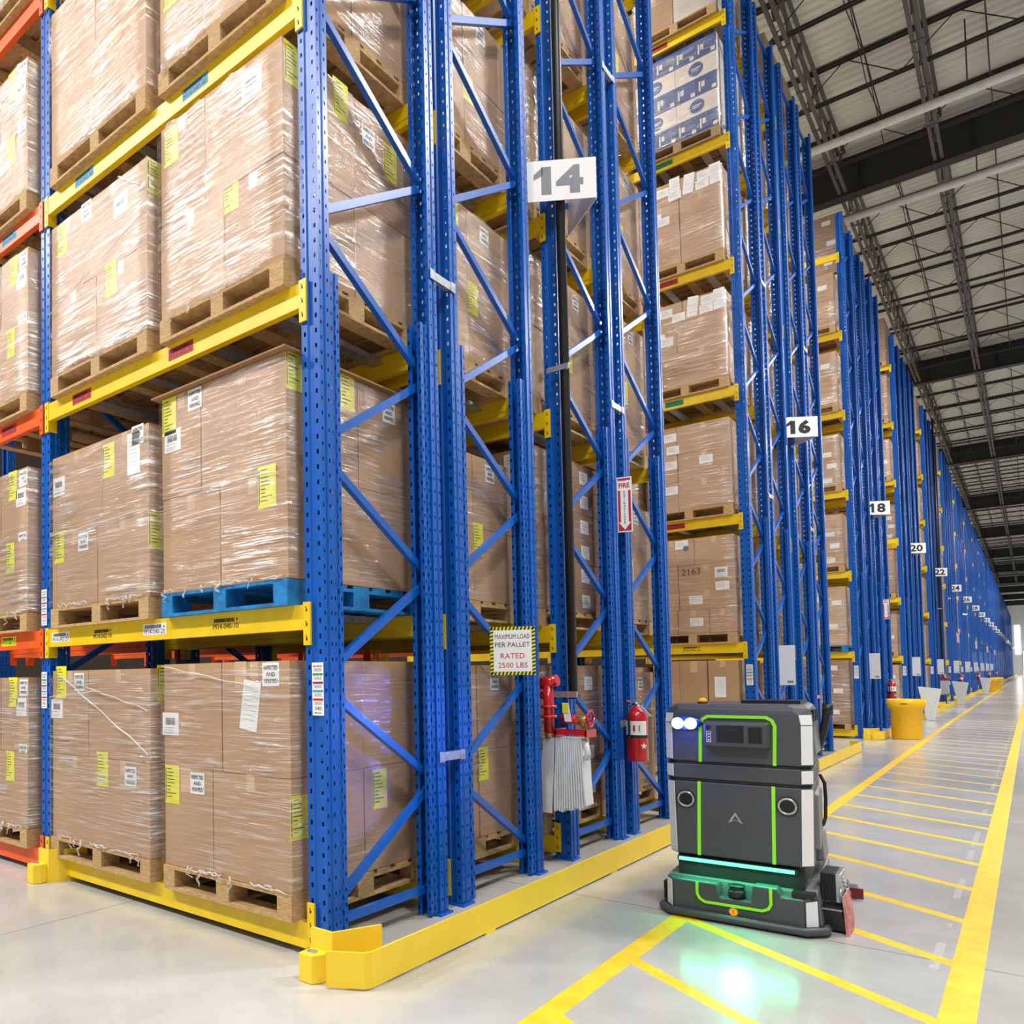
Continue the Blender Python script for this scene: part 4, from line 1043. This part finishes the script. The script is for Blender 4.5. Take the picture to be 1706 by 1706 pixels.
# sensor pod
b = MB().loft([[(-.150, .02, .948), (.178, .02, .948), (.182, .02, 1.10), (-.146, .02, 1.10)], [(-.140, -.05, .958), (.170, -.05, .958), (.176, -.05, 1.09), (-.138, -.05, 1.09)]], 'rgrey'); pod = b.build('sensor_pod', rb, bevel=.01)
MB().box(-.07, .062, -.053, -.049, .985, 1.075, 'dark').box(-.055, .045, -.0545, -.053, 1.045, 1.062, 'black').build('sensor_window', pod)
MB().box(.085, .15, -.053, -.049, .985, 1.07, 'dark').box(.105, .113, -.0545, -.053, 1.0, 1.03, 'black').box(.122, .130, -.0545, -.053, 1.0, 1.03, 'black').build('projector_window', pod)
MB().cyl((-.112, -.054, 1.065), (-.112, -.048, 1.065), .012, 'dark').build('status_lens', pod)
b = MB(); b.box(-.121, -.119, -.053, -.05, .985, 1.04, 'label').box(-.101, -.099, -.053, -.05, .985, 1.04, 'label').box(-.121, -.099, -.053, -.05, 1.04, 1.042, 'label').box(-.121, -.099, -.053, -.05, .983, .985, 'label')
for z in (.995, 1.012, 1.028): b.cyl((-.11, -.053, z), (-.11, -.05, z), .004, 'label', n=10)
b.build('button_strip', pod)
# blue headlamp cluster
b = MB(); n = 24
ring = lambda k_, y_: [(-.235+.082*k_*math.cos(2*math.pi*i/n), y_, 1.083+.040*k_*math.sin(2*math.pi*i/n)) for i in range(n)]
b.loft([ring(1, .03), ring(1, -.03), ring(.85, -.055)], 'bluecase', True, True); bl = b.build('blue_lamp', rb)
for dx in (-.034, .034): MB().cyl((-.235+dx, -.058, 1.083), (-.235+dx, -.050, 1.083), .033, 'blue_led', n=24).build('lamp_lens', bl)
MB().lathe([(.001, 1.186), (.026, 1.186), (.026, 1.200), (.001, 1.2)], 'dark', 20, (-.187, .16)).build('beacon_base', rb)
MB().lathe([(.001, 1.2), (.023, 1.2), (.021, 1.212), (.012, 1.221), (.001, 1.223)], 'amber', 20, (-.187, .16)).build('beacon', rb)
MB().box(-.0, .29, .22, .40, 1.19, 1.208, 'black').build('display_lid', rb)
for cx_, cz_ in ((-.252, .648), (.247, .652)):
    t_ = MB(); pts = [(cx_+.040*math.cos(2*math.pi*i/28), -.002, cz_+.040*math.sin(2*math.pi*i/28)) for i in range(29)]
    t_.tube(pts, .0065, 'galv', 8); cm = t_.build('camera_ring', rb)
    MB().cyl((cx_, -.004, cz_), (cx_, .006, cz_), .052, 'rdark', n=28).build('camera_bezel', cm)
    MB().cyl((cx_, -.006, cz_), (cx_, -.003, cz_), .033, 'dark', n=28).build('camera_lens', cm)
b = MB(); o_ = [(-.002, .596), (-.040, .534), (-.002, .553), (.036, .534)]; i_ = [(-.002, .578), (-.022, .546), (-.002, .556), (.018, .546)]
vs = [(x, -.0025, z) for x, z in o_]+[(x, -.0025, z) for x, z in i_]; b.add(vs, [(0, 1, 5, 4), (1, 2, 6, 5), (2, 3, 7, 6), (3, 0, 4, 7)], 'galv'); b.build('emblem', rb)
# lower section
MB().box(-.31, .31, .035, .65, .20, .335, 'rdark').build('recessed_core', rb)
MB().loft([[(-.29, .0, .285), (.28, .0, .285), (.28, .04, .285), (-.29, .04, .285)], [(-.30, -.02, .300), (.285, -.02, .300), (.285, .04, .300), (-.3, .04, .3)], [(-.30, -.02, .325), (.285, -.02, .325), (.285, .04, .325), (-.3, .04, .325)]], 'rdark').build('bar_housing', rb)
MB().box(-.29, .272, -.028, -.018, .303, .321, 'bar').build('light_bar', rb)
fas = [(-.315, .035), (-.315, .205), (-.09, .205), (-.075, .135), (.075, .135), (.085, .225), (.195, .225), (.215, .185), (.32, .185), (.32, .035)]
b = MB(); b.loft([[(x, -.075, z) for x, z in fas], [(x, .02, z) for x, z in fas]], 'rgrey'); sk = b.build('front_skirt', rb, bevel=.008)
MB().loft([[(-.36, -.02, .035), (-.315, -.075, .035), (-.315, .02, .035), (-.36, .02, .035)], [(-.357, -.02, .205), (-.315, -.075, .205), (-.315, .02, .205), (-.357, .02, .205)]], 'rgrey').build('skirt_corner', rb, bevel=.004)
MB().loft([[(.32, -.075, .035), (.372, -.02, .035), (.372, .02, .035), (.32, .02, .035)], [(.32, -.075, .185), (.369, -.02, .2), (.369, .02, .2), (.32, .02, .185)]], 'rgrey').build('skirt_corner', rb, bevel=.004)
b = MB(); quadslab(b, [(-.318, -.074, .05), (-.357, -.024, .05), (-.355, -.024, .195), (-.318, -.074, .195)], (-1, -1, 0), 'refl'); b.build('corner_reflector', rb)
b = MB(); quadslab(b, [(.325, -.072, .05), (.370, -.026, .05), (.368, -.026, .180), (.325, -.072, .175)], (1, -1, 0), 'refl'); b.build('corner_reflector', rb)
MB().loft([[(-.375, .02, .035), (.385, .02, .035), (.36, .66, .035), (-.35, .66, .035)], [(-.36, .02, .21), (.365, .02, .21), (.34, .66, .28), (-.34, .66, .28)]], 'rlight').build('chassis', rb, bevel=.01)
MB().lathe([(.001, .140), (.042, .140), (.042, .175), (.036, .178), (.036, .195), (.042, .198), (.042, .205), (.001, .205)], 'black', 24, (0, -.03)).build('laser_scanner', rb)
MB().cyl((.30, -.04, .19), (.30, .0, .19), .02, 'black').box(.26, .36, -.05, .02, .187, .215, 'black').build('side_scanner', rb)
MB().cyl((-.01, -.0775, .068), (-.01, -.073, .068), .021, 'amber', n=24).text('!', (-.01, -.0785, .068), (1, 0, 0), (0, 0, 1), .022, 'redink').build('warning_sticker', rb)
MB().tube([(-.385, .12, .03), (-.385, -.02, .03), (-.33, -.095, .03), (.33, -.095, .03), (.40, -.02, .03), (.40, .05, .03)], .022, 'rgrey', 10).build('bumper', rb)
MB().box(-.40, -.372, .05, .18, .05, .15, 'dark').build('side_pod', rb)
for s_ in (-.25, .25): MB().cyl((s_-.03, .54, .105), (s_+.03, .54, .105), .105, 'dark', n=28).build('wheel', rb)
MB().cyl((-.03, .1, .09), (.03, .1, .09), .09, 'dark', n=28).build('wheel', rb)
MB().cyl((-.16, .12, .015), (-.16, .12, .04), .12, 'dark').cyl((.16, .12, .015), (.16, .12, .04), .12, 'dark').build('scrub_brush', rb)
# right flank
MB().loft([[(.33, .14, .42), (.365, .18, .40), (.335, .52, .40), (.30, .56, .42)], [(.33, .14, .72), (.365, .18, .70), (.335, .52, .70), (.30, .56, .72)]], 'rlight').build('side_panel', rb, bevel=.01)
MB().loft([[(.34, .10, .90), (.366, .14, .92), (.345, .5, .92), (.31, .54, .9)], [(.33, .12, 1.12), (.352, .16, 1.12), (.33, .5, 1.12), (.31, .52, 1.12)]], 'rlight').build('side_grip', rb, bevel=.006)
for j in range(3): MB().box(.335, .362, .14+.06*j, .17+.06*j, 1.10, 1.16, 'rdark').build('grip_rib', rb)
pts = []
for i in range(56):
    q = i/55; pts.append((.375-.055*q**1.5, .52-.05*q, 1.165-.27*q))
MB().tube(pts, .022, 'black', 12, rr=[.0225 if i % 2 else .0185 for i in range(56)]).build('suction_hose', rb)
MB().cyl((.376, .52, 1.12), (.378, .525, 1.18), .027, 'black').build('hose_cuff', rb)
pts = [(.33, .5, .78), (.352, .5, .73), (.356, .49, .64), (.354, .47, .54), (.345, .45, .50), (.32, .44, .49)]
MB().tube(pts, .009, 'dark', 8).build('cable', rb)
MB().loft([[(.30, .3, .32), (.365, .32, .32), (.355, .55, .32), (.30, .57, .32)], [(.30, .3, .47), (.35, .34, .47), (.345, .53, .47), (.30, .57, .47)]], 'rlight').build('rear_arch', rb, bevel=.01)
# side brush deck and squeegee
b = MB().box(.365, .43, .13, .33, .16, .30, 'dark').box(.43, .455, .13, .33, .15, .30, 'galv'); b.build('deck_motor', rb, bevel=.004)
b = MB(); b.loft([[(.36, .10, .012), (.475, .10, .012), (.475, .40, .012), (.36, .40, .012)], [(.36, .10, .13), (.455, .10, .13), (.455, .40, .13), (.36, .40, .13)]], 'rdark').box(.36, .46, .095, .101, .115, .122, 'galv'); b.build('brush_deck', rb)
MB().loft([[(.478, .06, .0), (.492, .06, .0), (.496, .22, .0), (.478, .42, .0)], [(.462, .09, .19), (.470, .09, .19), (.470, .22, .19), (.462, .38, .19)]], 'pink').build('splash_skirt', rb)
b = MB()
for q in range(4): b.cyl((.457, .15+.045*q, .28-.03*q), (.467, .15+.045*q, .28-.03*q), .008, 'galv', n=10)
b.cyl((.455, .11, .16), (.455, .11, .23), .006, 'galv', n=8); b.build('deck_bolts', rb)
b = MB().box(.25, .45, .88, .91, .07, .09, 'galv').box(.22, .28, .64, .9, .08, .11, 'galv').cyl((.40, .895, .09), (.40, .895, .115), .006, 'galv', n=8); b.build('squeegee_arm', rb)
b = MB().box(-.42, .45, .91, .93, .015, .07, 'rdark').box(.37, .475, .875, .89, .01, .07, 'maroon').cyl((.40, .87, .04), (.40, .88, .04), .016, 'galv'); b.build('squeegee', rb)
# lamps of the robot itself
def spot(name, loc, target, power, color, size, blend=.6, rad=.02):
    d_ = bpy.data.lights.new(name, 'SPOT'); d_.energy = power; d_.color = color; d_.spot_size = size; d_.spot_blend = blend; d_.shadow_soft_size = rad
    o = bpy.data.objects.new(name, d_); COL.objects.link(o); o.parent = rb; o.location = loc
    v = Vector(target)-Vector(loc); o.rotation_euler = v.to_track_quat('-Z', 'Y').to_euler(); return o
spot('light_bar_beam', (0, -.10, .312), (.3, -1.25, 0), 7, (.08, 1, .5), R(105), 1, .08)
spot('blue_lamp_beam', (-.235, -.075, 1.083), (-1.6, -1.4, 1.0), 45, (.12, .2, 1), R(50), .8)
d_ = bpy.data.lights.new('light_bar_glow', 'AREA'); d_.shape = 'RECTANGLE'; d_.size = .55; d_.size_y = .015; d_.energy = 2.2; d_.color = (.06, 1, .42)
o = bpy.data.objects.new('light_bar_glow', d_); COL.objects.link(o); o.parent = rb; o.location = (-.01, -.04, .300); o.rotation_euler = (R(-12), 0, 0)
d_ = bpy.data.lights.new('blue_lamp_glow', 'POINT'); d_.energy = 1.6; d_.color = (.1, .15, 1); d_.shadow_soft_size = .02
o = bpy.data.objects.new('blue_lamp_glow', d_); COL.objects.link(o); o.parent = rb; o.location = (-.235, -.12, 1.07)
